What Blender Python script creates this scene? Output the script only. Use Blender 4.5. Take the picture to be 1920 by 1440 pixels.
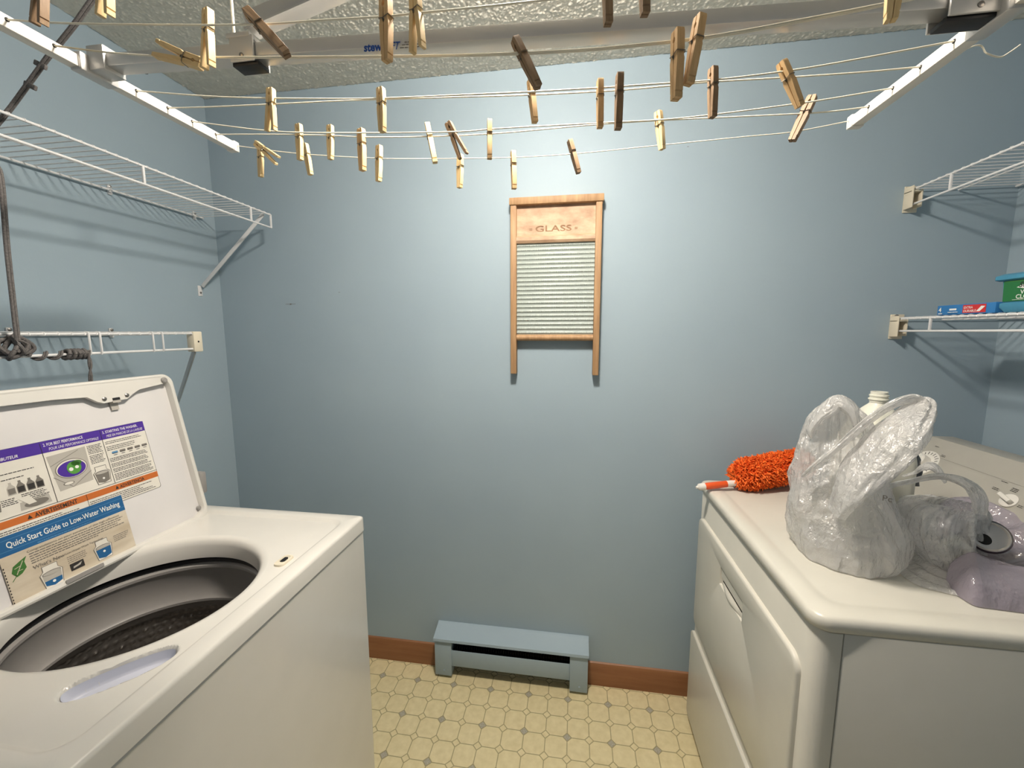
import bpy, bmesh, math, random
import numpy as np
from mathutils import Vector, Matrix, noise
random.seed(7)
for o in list(bpy.data.objects): bpy.data.objects.remove(o)
SC = bpy.context.scene
COL = SC.collection
PI = math.pi
# ------------------------------------------------------------------ camera
CP = Vector((1.4612, -1.5499, 1.4206)); FPX = 773.14
CR = Vector((0.98867125, 0.15008884, -0.00158254))
CU = Vector((-0.01720654, 0.12380495, 0.99215738))
CF = Vector((-0.14910768, 0.98089025, -0.12498491))
cd = bpy.data.cameras.new('camera'); cam = bpy.data.objects.new('camera', cd); COL.objects.link(cam)
cd.sensor_width = 36; cd.lens = FPX/1920*36; cd.clip_start = .02
m = Matrix((CR, CU, -CF)).transposed().to_4x4(); m.translation = CP
cam.matrix_world = m; SC.camera = cam
# ------------------------------------------------------------------ world, light, exposure
w = bpy.data.worlds.new('world'); SC.world = w; w.use_nodes = True
w.node_tree.nodes['Background'].inputs[0].default_value = (.8, .9, 1, 1)
w.node_tree.nodes['Background'].inputs[1].default_value = .18
LAMP = (1.37, -.80, 2.288); LAMP_R = .085; LAMP_STRENGTH = 375.
SC.view_settings.view_transform = 'Standard'; SC.view_settings.look = 'None'
SC.view_settings.gamma = 1; SC.view_settings.exposure = 0.0
SC.view_settings.use_curve_mapping = False
# ------------------------------------------------------------------ measuring: the point seen in the photo at (u,v) on a plane of the room
def at(u, v, x=None, y=None, z=None):
    d = CR*((u-960)/FPX) + CU*((720-v)/FPX) + CF
    if x is not None: t = (x-CP.x)/d.x
    elif y is not None: t = (y-CP.y)/d.y
    else: t = (z-CP.z)/d.z
    return CP + d*t
# ------------------------------------------------------------------ materials
def s2l(c):
    c = c/255
    return c/12.92 if c <= .04045 else ((c+.055)/1.055)**2.4
def rgb(r, g, b): return (s2l(r), s2l(g), s2l(b), 1)
class MT:
    def __init__(s, name):
        s.m = bpy.data.materials.new(name); s.m.use_nodes = True; s.t = s.m.node_tree
        s.b = s.t.nodes['Principled BSDF']; s.out = s.t.nodes['Material Output']
    def n(s, typ, **k):
        nd = s.t.nodes.new(typ)
        for a, v in k.items():
            if isinstance(a, str) and hasattr(nd, a): setattr(nd, a, v)
        return nd
    def l(s, a, b): s.t.links.new(a, b)
    def math(s, op, a, b=None, c=None):
        nd = s.t.nodes.new('ShaderNodeMath'); nd.operation = op
        for i, v in enumerate((a, b, c)):
            if v is None: continue
            if isinstance(v, (int, float)): nd.inputs[i].default_value = v
            else: s.l(v, nd.inputs[i])
        return nd.outputs[0]
    def coords(s, scale=(1, 1, 1)):
        tc = s.n('ShaderNodeTexCoord'); mp = s.n('ShaderNodeMapping'); mp.inputs['Scale'].default_value = scale
        s.l(tc.outputs['Object'], mp.inputs[0]); return mp.outputs[0]
    def noise(s, scale, detail=3, co=None, rough=.5):
        nd = s.n('ShaderNodeTexNoise'); nd.inputs['Scale'].default_value = scale
        nd.inputs['Detail'].default_value = detail; nd.inputs['Roughness'].default_value = rough
        s.l(co if co is not None else s.coords(), nd.inputs['Vector']); return nd.outputs['Fac']
    def ramp(s, fac, stops):
        r = s.n('ShaderNodeValToRGB'); e = r.color_ramp.elements
        while len(e) < len(stops): e.new(.5)
        for i, (p, c) in enumerate(stops): e[i].position = p; e[i].color = c
        s.l(fac, r.inputs[0]); return r.outputs[0]
    def bump(s, h, strength=.2, dist=.002):
        b = s.n('ShaderNodeBump'); b.inputs['Strength'].default_value = strength; b.inputs['Distance'].default_value = dist
        s.l(h, b.inputs['Height']); s.l(b.outputs[0], s.b.inputs['Normal']); return b.outputs[0]
def plain(name, c, rough=.5, metal=0, spec=.5, var=.06, nscale=12, bump=0, bscale=200, coat=0):
    t = MT(name); t.b.inputs['Roughness'].default_value = rough; t.b.inputs['Metallic'].default_value = metal
    t.b.inputs['Specular IOR Level'].default_value = spec; t.b.inputs['Coat Weight'].default_value = coat
    col = rgb(*c)
    a = tuple(x*(1-var) for x in col[:3])+(1,); b = tuple(min(1, x*(1+var)) for x in col[:3])+(1,)
    t.l(t.ramp(t.noise(nscale), [(.3, a), (.7, b)]), t.b.inputs['Base Color'])
    if bump: t.bump(t.noise(bscale, 2), bump, .001)
    return t.m
def wood(name, c1, c2, scale=(60, 60, 4), rough=.6, spots=False):
    t = MT(name); co = t.coords(scale)
    f = t.noise(1.0, 5, co, .6)
    t.l(t.ramp(f, [(.3, rgb(*c1)), (.7, rgb(*c2))]), t.b.inputs['Base Color'])
    t.b.inputs['Roughness'].default_value = rough
    t.bump(f, .25, .001); return t.m
M = {}
# painted wall
t = MT('blue_wall_paint')
t.l(t.ramp(t.noise(2.2, 4), [(.3, rgb(155, 172, 183)), (.7, rgb(161, 178, 188))]), t.b.inputs['Base Color'])
t.b.inputs['Roughness'].default_value = .52; t.b.inputs['Specular IOR Level'].default_value = .3
t.bump(t.noise(120, 4), .12, .0015); M['wall'] = t.m
# popcorn ceiling
t = MT('popcorn_ceiling')
co = t.coords()
v1 = t.n('ShaderNodeTexVoronoi'); v1.inputs['Scale'].default_value = 95; t.l(co, v1.inputs['Vector'])
mr = t.n('ShaderNodeMapRange'); mr.inputs['From Min'].default_value = .1; mr.inputs['From Max'].default_value = .55
mr.inputs['To Min'].default_value = 1; mr.inputs['To Max'].default_value = 0; t.l(v1.outputs['Distance'], mr.inputs[0])
h = t.math('ADD', t.math('MULTIPLY', mr.outputs[0], t.noise(60, 3, co)), t.math('MULTIPLY', t.noise(190, 4, co), .5))
t.l(t.ramp(t.noise(30, 3, co), [(.3, rgb(216, 211, 198)), (.7, rgb(230, 225, 212))]), t.b.inputs['Base Color'])
t.b.inputs['Specular IOR Level'].default_value = .25; t.b.inputs['Roughness'].default_value = .8; t.bump(h, .5, .003); M['ceiling'] = t.m
# vinyl floor: octagons with small diamonds at the corners, every second one grey
t = MT('octagon_vinyl')
tc = t.n('ShaderNodeTexCoord'); sx = t.n('ShaderNodeSeparateXYZ'); t.l(tc.outputs['Object'], sx.inputs[0])
u = t.math('MULTIPLY', t.math('SUBTRACT', sx.outputs[0], .692), 1/.0766)
v = t.math('MULTIPLY', t.math('SUBTRACT', sx.outputs[1], -.0932), 1/.0766)
ru, rv = t.math('ROUND', u), t.math('ROUND', v)
du = t.math('ABSOLUTE', t.math('SUBTRACT', u, ru)); dv = t.math('ABSOLUTE', t.math('SUBTRACT', v, rv))
sm = t.math('ADD', du, dv)
inside = t.math('LESS_THAN', sm, .2)
edge = t.math('LESS_THAN', t.math('ABSOLUTE', t.math('SUBTRACT', sm, .2)), .03)
bars = t.math('MULTIPLY', t.math('LESS_THAN', t.math('MINIMUM', du, dv), .02), t.math('GREATER_THAN', sm, .2))
grout = t.math('MAXIMUM', edge, bars)
ev = lambda r: t.math('LESS_THAN', t.math('ABSOLUTE', t.math('SUBTRACT', t.math('PINGPONG', r, 1.0), 0)), .5)
grey = t.math('MULTIPLY', inside, t.math('MULTIPLY', ev(ru), ev(rv)))
nz = t.noise(45, 6)
base = t.ramp(nz, [(.3, rgb(220, 204, 158)), (.7, rgb(232, 217, 174))])
greyc = t.ramp(t.noise(260, 3), [(.35, rgb(158, 150, 132)), (.65, rgb(188, 180, 162))])
mx = t.n('ShaderNodeMixRGB'); t.l(grey, mx.inputs[0]); t.l(base, mx.inputs[1]); t.l(greyc, mx.inputs[2])
mx2 = t.n('ShaderNodeMixRGB'); t.l(t.math('MULTIPLY', grout, .85), mx2.inputs[0]); t.l(mx.outputs[0], mx2.inputs[1]); mx2.inputs[2].default_value = rgb(156, 144, 104)
t.l(mx2.outputs[0], t.b.inputs['Base Color']); t.b.inputs['Roughness'].default_value = .45
t.bump(t.math('SUBTRACT', 1, grout), .25, .001); M['floor'] = t.m
M['baseboard'] = wood('brown_baseboard_wood', (132, 86, 54), (152, 104, 68), (3, 40, 40), .45)
M['enamel'] = plain('white_enamel', (222, 218, 210), .22, spec=.5, var=.015, coat=.2)
M['enamel_dryer'] = plain('cream_enamel', (212, 208, 196), .3, spec=.5, var=.02, bump=.05, bscale=700)
M['consolegrey'] = plain('warm_grey_console', (176, 172, 162), .4, var=.03)
M['lidwhite'] = plain('lid_enamel', (222, 218, 216), .3, var=.02)
M['dish'] = plain('bluish_white_plastic', (206, 208, 220), .35, var=.02)
M['creamplastic'] = plain('cream_plastic', (222, 212, 190), .45, var=.04)
M['greyplastic'] = plain('grey_tub_plastic', (150, 146, 142), .35, var=.04)
M['blackrub'] = plain('black_rubber', (22, 21, 22), .5)
M['darkgap'] = plain('dark_gap', (30, 28, 26), .8)
M['wire'] = plain('white_vinyl_coated_wire', (226, 225, 224), .35, var=.03)
M['alu'] = plain('brushed_aluminium', (205, 203, 200), .38, metal=.45, var=.03)
M['armwhite'] = plain('white_coated_metal', (232, 226, 216), .35, var=.03)
M['screw'] = plain('screw_metal', (150, 145, 140), .3, metal=.9)
M['line'] = plain('white_nylon_line', (235, 228, 208), .5)
M['rope'] = plain('grey_braided_rope', (100, 96, 94), .8, var=.3, nscale=300, bump=.6, bscale=500)
M['heaterdark'] = plain('heater_fins', (38, 36, 36), .6, metal=.4)
M['board'] = wood('weathered_washboard_wood', (150, 114, 78), (184, 148, 108), (90, 90, 7), .6)
M['boardpanel'] = wood('washboard_panel_wood', (160, 126, 98), (206, 176, 146), (14, 60, 26), .6)
M['stamp'] = plain('faded_brown_ink', (146, 112, 84), .8)
M['peg0'] = wood('pale_pine', (212, 182, 128), (230, 202, 152), (300, 300, 25), .6)
M['peg1'] = wood('honey_pine', (196, 158, 108), (218, 182, 132), (300, 300, 25), .6)
M['peg2'] = wood('shaded_brown_pine', (122, 96, 70), (150, 122, 90), (300, 300, 25), .6)  # same pine on pegs seen in shade, the darkness put into its colour
M['spring'] = plain('spring_steel', (120, 112, 100), .35, metal=.9)
M['orange'] = plain('orange_chenille', (246, 112, 34), .8, var=.12, nscale=90)
M['orangeplastic'] = plain('orange_plastic', (226, 88, 34), .4)
M['white'] = plain('white_plastic', (230, 226, 218), .4)
M['foil'] = plain('grey_smoked_film', (96, 100, 104), .3)
M['alucan'] = plain('can_aluminium', (214, 210, 204), .3, metal=.45)
M['candark'] = plain('dark_plum_can_print', (52, 34, 48), .35)
M['boxblue'] = plain('blue_carton', (46, 116, 176), .5)
M['tubblue'] = plain('teal_blue_plastic', (70, 138, 168), .4)
M['green'] = plain('green_label', (34, 110, 58), .45)
M['red'] = plain('red_print', (196, 44, 46), .5)
M['print_white'] = plain('white_print', (236, 234, 228), .5)
M['print_black'] = plain('black_print', (44, 40, 38), .5)
M['print_grey'] = plain('grey_print', (120, 114, 106), .5)
M['paper'] = plain('white_sticker', (228, 222, 210), .4)
M['purple'] = plain('purple_print', (74, 42, 146), .4)
M['orangeprint'] = plain('orange_print', (196, 106, 44), .4)
M['bluebrand'] = plain('blue_print', (30, 92, 142), .4)
M['bluelight'] = plain('light_blue_print', (96, 146, 186), .4)
M['greenprint'] = plain('green_print', (84, 150, 60), .4)
M['leafgreen'] = plain('leaf_green_print', (62, 112, 48), .4)
M['logoblue'] = plain('dark_blue_print', (20, 70, 150), .4)
M['greyimg'] = plain('pale_grey_print', (182, 176, 166), .5, var=.05)
t = MT('tan_printed_paper')
t.l(t.ramp(t.noise(8, 4, t.coords((1, 1, 5))), [(.3, rgb(192, 176, 152)), (.7, rgb(216, 204, 184))]), t.b.inputs['Base Color'])
t.b.inputs['Roughness'].default_value = .5; M['tan'] = t.m
t = MT('lit_diffuser'); t.b.inputs['Base Color'].default_value = (1, 1, 1, 1)
t.b.inputs['Emission Color'].default_value = (1, .92, .82, 1); t.b.inputs['Emission Strength'].default_value = LAMP_STRENGTH; M['bulb'] = t.m
# ribbed glass
t = MT('ribbed_glass'); t.b.inputs['Base Color'].default_value = rgb(200, 210, 204)
t.b.inputs['Roughness'].default_value = .12; t.b.inputs['Transmission Weight'].default_value = .35; t.b.inputs['IOR'].default_value = 1.5
t.bump(t.noise(90, 2), .08, .001); M['glass'] = t.m
# steel basket: holes
t = MT('perforated_steel')
t.b.inputs['Metallic'].default_value = .85; t.b.inputs['Roughness'].default_value = .35
t.l(t.ramp(t.noise(20), [(.3, rgb(150, 144, 138)), (.7, rgb(170, 164, 158))]), t.b.inputs['Base Color']); M['steel'] = t.m
def film(name, c, transp=.35, bumps=.5, nscale=26):
    t = MT(name); nt = t.t
    co = t.coords((1, 1, .6)); f1 = t.noise(nscale, 5, co, .55)
    rid = t.math('ABSOLUTE', t.math('SUBTRACT', f1, .5)); rid = t.math('SUBTRACT', 1, t.math('MULTIPLY', rid, 6))
    f2 = t.math('ADD', rid, t.math('MULTIPLY', t.noise(nscale*4, 3, co), .5))
    b = t.n('ShaderNodeBump'); b.inputs['Strength'].default_value = bumps; b.inputs['Distance'].default_value = .006; t.l(f2, b.inputs['Height'])
    t.b.inputs['Base Color'].default_value = rgb(*c); t.b.inputs['Roughness'].default_value = .17
    t.b.inputs['Specular IOR Level'].default_value = .7; t.l(b.outputs[0], t.b.inputs['Normal'])
    tr = t.n('ShaderNodeBsdfTranslucent'); tr.inputs[0].default_value = rgb(*c)
    tp = t.n('ShaderNodeBsdfTransparent'); tp.inputs[0].default_value = (.97, .97, .97, 1)
    m1 = t.n('ShaderNodeMixShader'); m1.inputs[0].default_value = .35; t.l(t.b.outputs[0], m1.inputs[1]); t.l(tr.outputs[0], m1.inputs[2])
    m2 = t.n('ShaderNodeMixShader'); m2.inputs[0].default_value = transp; t.l(m1.outputs[0], m2.inputs[1]); t.l(tp.outputs[0], m2.inputs[2])
    gl = t.n('ShaderNodeBsdfGlossy'); gl.inputs['Roughness'].default_value = .16; gl.inputs['Color'].default_value = (1, 1, 1, 1); t.l(b.outputs[0], gl.inputs['Normal'])
    fn = t.n('ShaderNodeLayerWeight'); fn.inputs['Blend'].default_value = .5; t.l(b.outputs[0], fn.inputs['Normal'])
    m3 = t.n('ShaderNodeMixShader'); t.l(t.math('ADD', t.math('MULTIPLY', t.math('POWER', fn.outputs['Facing'], 3), .30), .07), m3.inputs[0]); t.l(m2.outputs[0], m3.inputs[1]); t.l(gl.outputs[0], m3.inputs[2])
    t.l(m3.outputs[0], t.out.inputs[0]); return t.m
M['film'] = film('white_bag_film', (242, 240, 237), .42, .8, 26)
M['filmclear'] = film('clear_crumpled_film', (248, 247, 246), .46, 1.0, 34)
M['filmpurple'] = film('mauve_bag_film', (176, 166, 178), .12, .45, 14)
t = MT('milky_jug_plastic'); t.b.inputs['Base Color'].default_value = rgb(224, 222, 208); t.b.inputs['Roughness'].default_value = .4
t.b.inputs['Subsurface Weight'].default_value = .3; t.b.inputs['Subsurface Radius'].default_value = (.02, .02, .02); t.b.inputs['Subsurface Scale'].default_value = .5; M['jug'] = t.m
# ------------------------------------------------------------------ mesh helpers
def obj(name, bm, mat, parent=None, smooth=35, flat=False, label=None):
    if bm.faces: bmesh.ops.recalc_face_normals(bm, faces=bm.faces) if not flat else None
    me = bpy.data.meshes.new(name); bm.to_mesh(me); bm.free()
    for mm in (mat if isinstance(mat, (list, tuple)) else [mat]): me.materials.append(M[mm])
    if smooth:
        me.polygons.foreach_set('use_smooth', [True]*len(me.polygons)); me.set_sharp_from_angle(angle=math.radians(smooth))
    o = bpy.data.objects.new(name, me); COL.objects.link(o)
    if parent is not None: o.parent = parent; o.matrix_parent_inverse = parent_inv(parent)
    if label: o['label'] = label
    return o
def world(o):
    mt = o.matrix_basis.copy()
    if o.parent: mt = world(o.parent) @ o.matrix_parent_inverse @ mt
    return mt
def parent_inv(p): return world(p).inverted()
def thing(name, label, cat, loc=(0, 0, 0), group=None):
    o = bpy.data.objects.new(name, None); COL.objects.link(o); o.location = loc; o.empty_display_size = .05
    o['label'] = label; o['category'] = cat
    if group: o['group'] = group
    return o
def tag(o, label, cat, group=None):
    o['label'] = label; o['category'] = cat
    if group: o['group'] = group
    return o
def struct(name, bm, m_, parent=None, **k):
    o = obj(name, bm, m_, parent, **k)
    if parent is None: o['kind'] = 'structure'
    return o
def B(): return bmesh.new()
def box(bm, lo, hi, bev=0, seg=2, mat4=None, mi=0):
    lo, hi = Vector(lo), Vector(hi); c = (lo+hi)/2; s = hi-lo
    mt = Matrix.Translation(c) @ Matrix.Diagonal((abs(s.x), abs(s.y), abs(s.z), 1))
    if mat4 is not None: mt = mat4 @ mt
    r = bmesh.ops.create_cube(bm, size=1, matrix=mt); vs = r['verts']
    fs = {f for v in vs for f in v.link_faces}
    for f in fs: f.material_index = mi
    if bev:
        es = list({e for v in vs for e in v.link_edges})
        bmesh.ops.bevel(bm, geom=es, offset=bev, segments=seg, affect='EDGES', profile=.5)
    return bm
def bar(bm, a, b, wx, wz, up=(0, 0, 1), bev=0, mi=0):
    """box beam from a to b; wx = width across, wz = height along up"""
    a, b = Vector(a), Vector(b); d = b-a; L = d.length; d.normalize()
    side = d.cross(Vector(up)).normalized(); u2 = side.cross(d)
    mt = Matrix((side, d, u2)).transposed().to_4x4(); mt.translation = a
    return box(bm, (-wx/2, 0, -wz/2), (wx/2, L, wz/2), bev, 2, mt, mi)
def frames(pts, closed=False):
    pts = [Vector(p) for p in pts]; n = len(pts); out = []
    tp = None; nrm = None
    for i in range(n):
        a = pts[i-1] if (i > 0 or closed) else pts[i]; b = pts[(i+1) % n] if (i < n-1 or closed) else pts[i]
        tg = (b-a).normalized()
        if nrm is None:
            ref = Vector((0, 0, 1)) if abs(tg.z) < .9 else Vector((1, 0, 0)); nrm = tg.cross(ref).normalized()
        else:
            nrm = (nrm - tg*nrm.dot(tg)); nrm = nrm.normalized() if nrm.length > 1e-6 else tg.orthogonal().normalized()
        out.append((pts[i], nrm.copy(), tg.cross(nrm).normalized()))
    return out
def tube(bm, pts, r, seg=8, closed=False, caps=True, flat=1.0, mi=0, phase=0):
    fr = frames(pts, closed); rings = []
    for i, (p, a, b) in enumerate(fr):
        rr = r[i] if isinstance(r, (list, tuple)) else r
        rings.append([bm.verts.new(p + a*(math.cos(2*PI*k/seg+phase)*rr) + b*(math.sin(2*PI*k/seg+phase)*rr*flat)) for k in range(seg)])
    n = len(rings)
    for i in range(n if closed else n-1):
        A, C = rings[i], rings[(i+1) % n]
        for k in range(seg):
            f = bm.faces.new((A[k], A[(k+1) % seg], C[(k+1) % seg], C[k])); f.material_index = mi
    if caps and not closed:
        bm.faces.new(rings[0][::-1]).material_index = mi; bm.faces.new(rings[-1]).material_index = mi
    return bm
def smoothpath(pts, n=8, closed=False):
    P = [Vector(p) for p in pts]; out = []; N = len(P)
    rng = range(N) if closed else range(N-1)
    for i in rng:
        p0 = P[i-1] if (i > 0 or closed) else P[i]; p1 = P[i]; p2 = P[(i+1) % N]; p3 = P[(i+2) % N] if (i+2 < N or closed) else p2
        for k in range(n):
            t_ = k/n
            out.append(.5*((2*p1)+(p2-p0)*t_+(2*p0-5*p1+4*p2-p3)*t_*t_+(3*p1-p0-3*p2+p3)*t_**3))
    if not closed: out.append(P[-1])
    return out
def loft(bm, rings, cap0=True, cap1=True, mi=0):
    R_ = [[bm.verts.new(Vector(p)) for p in r] for r in rings]; n = len(R_[0])
    for i in range(len(R_)-1):
        for k in range(n):
            bm.faces.new((R_[i][k], R_[i][(k+1) % n], R_[i+1][(k+1) % n], R_[i+1][k])).material_index = mi
    if cap0: bm.faces.new(R_[0][::-1]).material_index = mi
    if cap1: bm.faces.new(R_[-1]).material_index = mi
    return bm
def rrect(x0, y0, x1, y1, r, n=6):
    out = []
    for cx, cy, a0 in ((x1-r, y1-r, 0), (x0+r, y1-r, PI/2), (x0+r, y0+r, PI), (x1-r, y0+r, 1.5*PI)):
        for k in range(n+1):
            a = a0+PI/2*k/n; out.append((cx+r*math.cos(a), cy+r*math.sin(a)))
    return out
def prism(bm, poly, frame, d0, d1, mi=0):
    """polygon (a,b) in frame(a,b,d)->point, extruded between d0 and d1"""
    return loft(bm, [[frame(a, b, d0) for a, b in poly], [frame(a, b, d1) for a, b in poly]], mi=mi)
def lathe(bm, prof, c, axis=(0, 0, 1), seg=24, caps=True, mi=0):
    ax = Vector(axis).normalized(); u = ax.orthogonal().normalized(); v_ = ax.cross(u); c = Vector(c)
    return loft(bm, [[c+ax*h_+(u*math.cos(2*PI*k/seg)+v_*math.sin(2*PI*k/seg))*max(r, 1e-5) for k in range(seg)] for r, h_ in prof], caps, caps, mi)
def text_geo(bm, s, size, frame, a, b, d, mi=0, shear=0, bold=0, align='LEFT', width=None):
    cu = bpy.data.curves.new('lettering', 'FONT'); cu.body = s; cu.size = size; cu.shear = shear; cu.offset = bold*size; cu.align_x = align
    cu.resolution_u = 3
    o = bpy.data.objects.new('lettering', cu); COL.objects.link(o)
    dg = bpy.context.evaluated_depsgraph_get(); me = o.evaluated_get(dg).to_mesh()
    if len(me.vertices):
        sc = 1.0
        if width: xs = [v.co.x for v in me.vertices]; sc = width/max(1e-6, max(xs)-min(xs))
        vs = [bm.verts.new(frame(a+v.co.x*sc, b+v.co.y, d)) for v in me.vertices]
        for p in me.polygons:
            try: bm.faces.new([vs[i] for i in p.vertices]).material_index = mi
            except ValueError: pass
    o.evaluated_get(dg).to_mesh_clear(); bpy.data.objects.remove(o); bpy.data.curves.remove(cu)
class Sheet:
    """flat printed sheet: polygons and lettering of several inks in one mesh"""
    def __init__(s, frame, mats): s.bm = B(); s.f = frame; s.mats = mats
    def poly(s, pts, mat, layer=1):
        vs = [s.bm.verts.new(s.f(a, b, .0004+layer*.00022)) for a, b in pts]; s.bm.faces.new(vs).material_index = s.mats.index(mat)
    def rect(s, a0, b0, a1, b1, mat, layer=1): s.poly([(a0, b0), (a1, b0), (a1, b1), (a0, b1)], mat, layer)
    def ell(s, a, b, ra, rb, mat, layer=1, n=24): s.poly([(a+ra*math.cos(2*PI*k/n), b+rb*math.sin(2*PI*k/n)) for k in range(n)], mat, layer)
    def seg(s, a0, b0, a1, b1, w_, mat, layer=2):
        d = Vector((a1-a0, b1-b0)).normalized(); n = Vector((-d.y, d.x))*w_/2
        s.poly([(a0-n.x, b0-n.y), (a1-n.x, b1-n.y), (a1+n.x, b1+n.y), (a0+n.x, b0+n.y)], mat, layer)
    def text(s, t_, a, b, size, mat, layer=3, **k): text_geo(s.bm, t_, size, s.f, a, b, .0004+layer*.00022, s.mats.index(mat), **k)
    def small(s, a0, b0, a1, rows, pitch, h_, mat, layer=2, rag=.25):
        for r in range(rows):
            a = a0; end = a1-(a1-a0)*rag*random.random(); y = b0-r*pitch
            while a < end:
                w_ = random.uniform(1.2, 4.5)*h_; s.rect(a, y, min(a+w_, end), y+h_, mat, layer); a += w_+h_*.6
    def build(s, name, parent=None, base=None): return obj(name, s.bm, s.mats, parent, smooth=0, flat=True)
# ================================================================== the room
H = 2.3345; W = 2.8; Y0 = -1.95
struct('floor', box(B(), (-.1, Y0-.1, -.05), (W+.1, .1, 0)), 'floor')
rs = np.random.RandomState(4); GX, GY = 934, 440; cell = .003
Z_ = np.zeros((GY+1, GX+1)); nb = 88000
bx_, by_ = rs.rand(nb)*GX, rs.rand(nb)*GY; br_ = rs.uniform(.55, 1.15, nb); bh_ = rs.uniform(.001, .0040, nb)
for di in range(-3, 4):
    for dj in range(-3, 4):
        ix = np.round(bx_).astype(int)+di; iy = np.round(by_).astype(int)+dj
        ok = (ix >= 0) & (ix <= GX) & (iy >= 0) & (iy <= GY)
        hgt = bh_*np.exp(-((ix-bx_)**2+(iy-by_)**2)/(2*br_**2)); np.maximum.at(Z_, (iy[ok], ix[ok]), hgt[ok])
Z_ += rs.rand(GY+1, GX+1)*.0005
me = bpy.data.meshes.new('ceiling'); xs, ys = np.meshgrid(np.arange(GX+1)*cell, -np.arange(GY+1)*cell)
co_ = np.stack([xs, ys, H-Z_], -1).reshape(-1, 3); idx = np.arange((GY+1)*(GX+1)).reshape(GY+1, GX+1)
fc = np.stack([idx[:-1, :-1], idx[:-1, 1:], idx[1:, 1:], idx[1:, :-1]], -1).reshape(-1, 4)
extra = np.array([(-.1, -GY*cell, H), (W+.1, -GY*cell, H), (W+.1, Y0-.1, H), (-.1, Y0-.1, H), (-.1, .1, H+.004), (W+.1, .1, H+.004), (W+.1, Y0-.1, H+.05), (-.1, Y0-.1, H+.05), (W+.1, .1, H+.05), (-.1, .1, H+.05)]); nv = len(co_)
ef = [[nv, nv+1, nv+2, nv+3], [nv+6, nv+7, nv+9, nv+8]]
me.from_pydata(np.vstack([co_, extra]).tolist(), [], fc.tolist()+ef); me.materials.append(M['ceiling'])
me.polygons.foreach_set('use_smooth', [True]*len(me.polygons)); o = bpy.data.objects.new('ceiling', me); COL.objects.link(o); o['kind'] = 'structure'
struct('wall_back', box(B(), (-.1, 0, 0), (W+.1, .1, H)), 'wall')
struct('wall_left', box(B(), (-.1, Y0, 0), (0, 0, H)), 'wall')
struct('wall_right', box(B(), (W, Y0, 0), (W+.1, 0, H)), 'wall')
def baseboard(name, x0, x1):
    prof = [(0, 0), (-.012, 0), (-.012, .072), (-.0095, .078), (-.0095, .086), (-.006, .094), (0, .0975)]
    bm = B(); loft(bm, [[(x0, a, b) for a, b in prof], [(x1, a, b) for a, b in prof]]); return struct(name, bm, 'baseboard')
baseboard('baseboard_back_left', 0, .9115); baseboard('baseboard_back_right', 1.534, W)
# little scuffs on the back wall
for nm, (u_, v_), wd in (('scuff', (545, 570), .045), ('scuff', (636, 548), .008), ('scuff', (1290, 280-5), .006)):
    p = at(u_, v_, y=0); bm = B(); box(bm, (p.x-wd/2, -.0006, p.z-.0008), (p.x+wd/2, .0004, p.z+.0006))
    if wd > .02: box(bm, (p.x-.003, -.0009, p.z-.003), (p.x+.003, .0004, p.z+.002))
    o = obj('scuff_mark', bm, 'print_grey', bpy.data.objects['wall_back'])
# ceiling lamp (flush, with a shallow round diffuser)
lp = thing('ceiling_lamp', 'small round flush ceiling lamp with a lit frosted diffuser', 'lamp', (LAMP[0], LAMP[1], H))
bm = B(); lathe(bm, [(.10, 0), (.10, -.010), (.092, -.016), (.084, -.016)], (LAMP[0], LAMP[1], H)); obj('lamp_base', bm, 'white', lp)
bm = B(); bmesh.ops.create_uvsphere(bm, u_segments=24, v_segments=12, radius=1, matrix=Matrix.Translation(LAMP) @ Matrix.Diagonal((LAMP_R, LAMP_R, .028, 1))); obj('diffuser', bm, 'bulb', lp)

# ================================================================== baseboard heater
ht = thing('baseboard_heater', 'short blue-painted electric baseboard heater on the back wall above the vinyl floor', 'heater', (1.222, -.03, 0))
hx0, hx1 = .912, 1.533
bm = B(); prof = [(0, .205), (-.004, .205), (-.012, .2), (-.073, .178), (-.075, .168), (-.071, .168), (-.070, .174), (0, .196)]
loft(bm, [[(hx0-.003, a, b) for a, b in prof], [(hx1+.003, a, b) for a, b in prof]]); obj('top_cover', bm, 'wall', ht)
for a, b in ((hx0, hx0+.07), (hx1-.07, hx1)):
    bm = B(); box(bm, (a, -.068, .012), (b, -.001, .172), .002); e = obj('end_cover', bm, 'wall', ht)
    bm = B(); lathe(bm, [(.004, 0), (.004, .002), (.002, .003)], ((a+b)/2+.004, -.068, .035), (0, -1, 0), 10); obj('screw', bm, 'wall', e)
bm = B(); bar(bm, (hx0+.07, -.062, .090), (hx1-.07, -.062, .090), .003, .070, bev=.001); obj('front_plate', bm, 'wall', ht)
bm = B(); box(bm, (hx0+.07, -.012, .03), (hx1-.07, -.001, .19)); obj('back_plate', bm, 'heaterdark', ht)
bm = B()
for k in range(46):
    x = hx0+.08+k*.0102; box(bm, (x, -.05, .075), (x+.0012, -.013, .135))
tube(bm, [(hx0+.07, -.032, .105), (hx1-.07, -.032, .105)], .006); obj('heating_fins', bm, 'heaterdark', ht)

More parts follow.
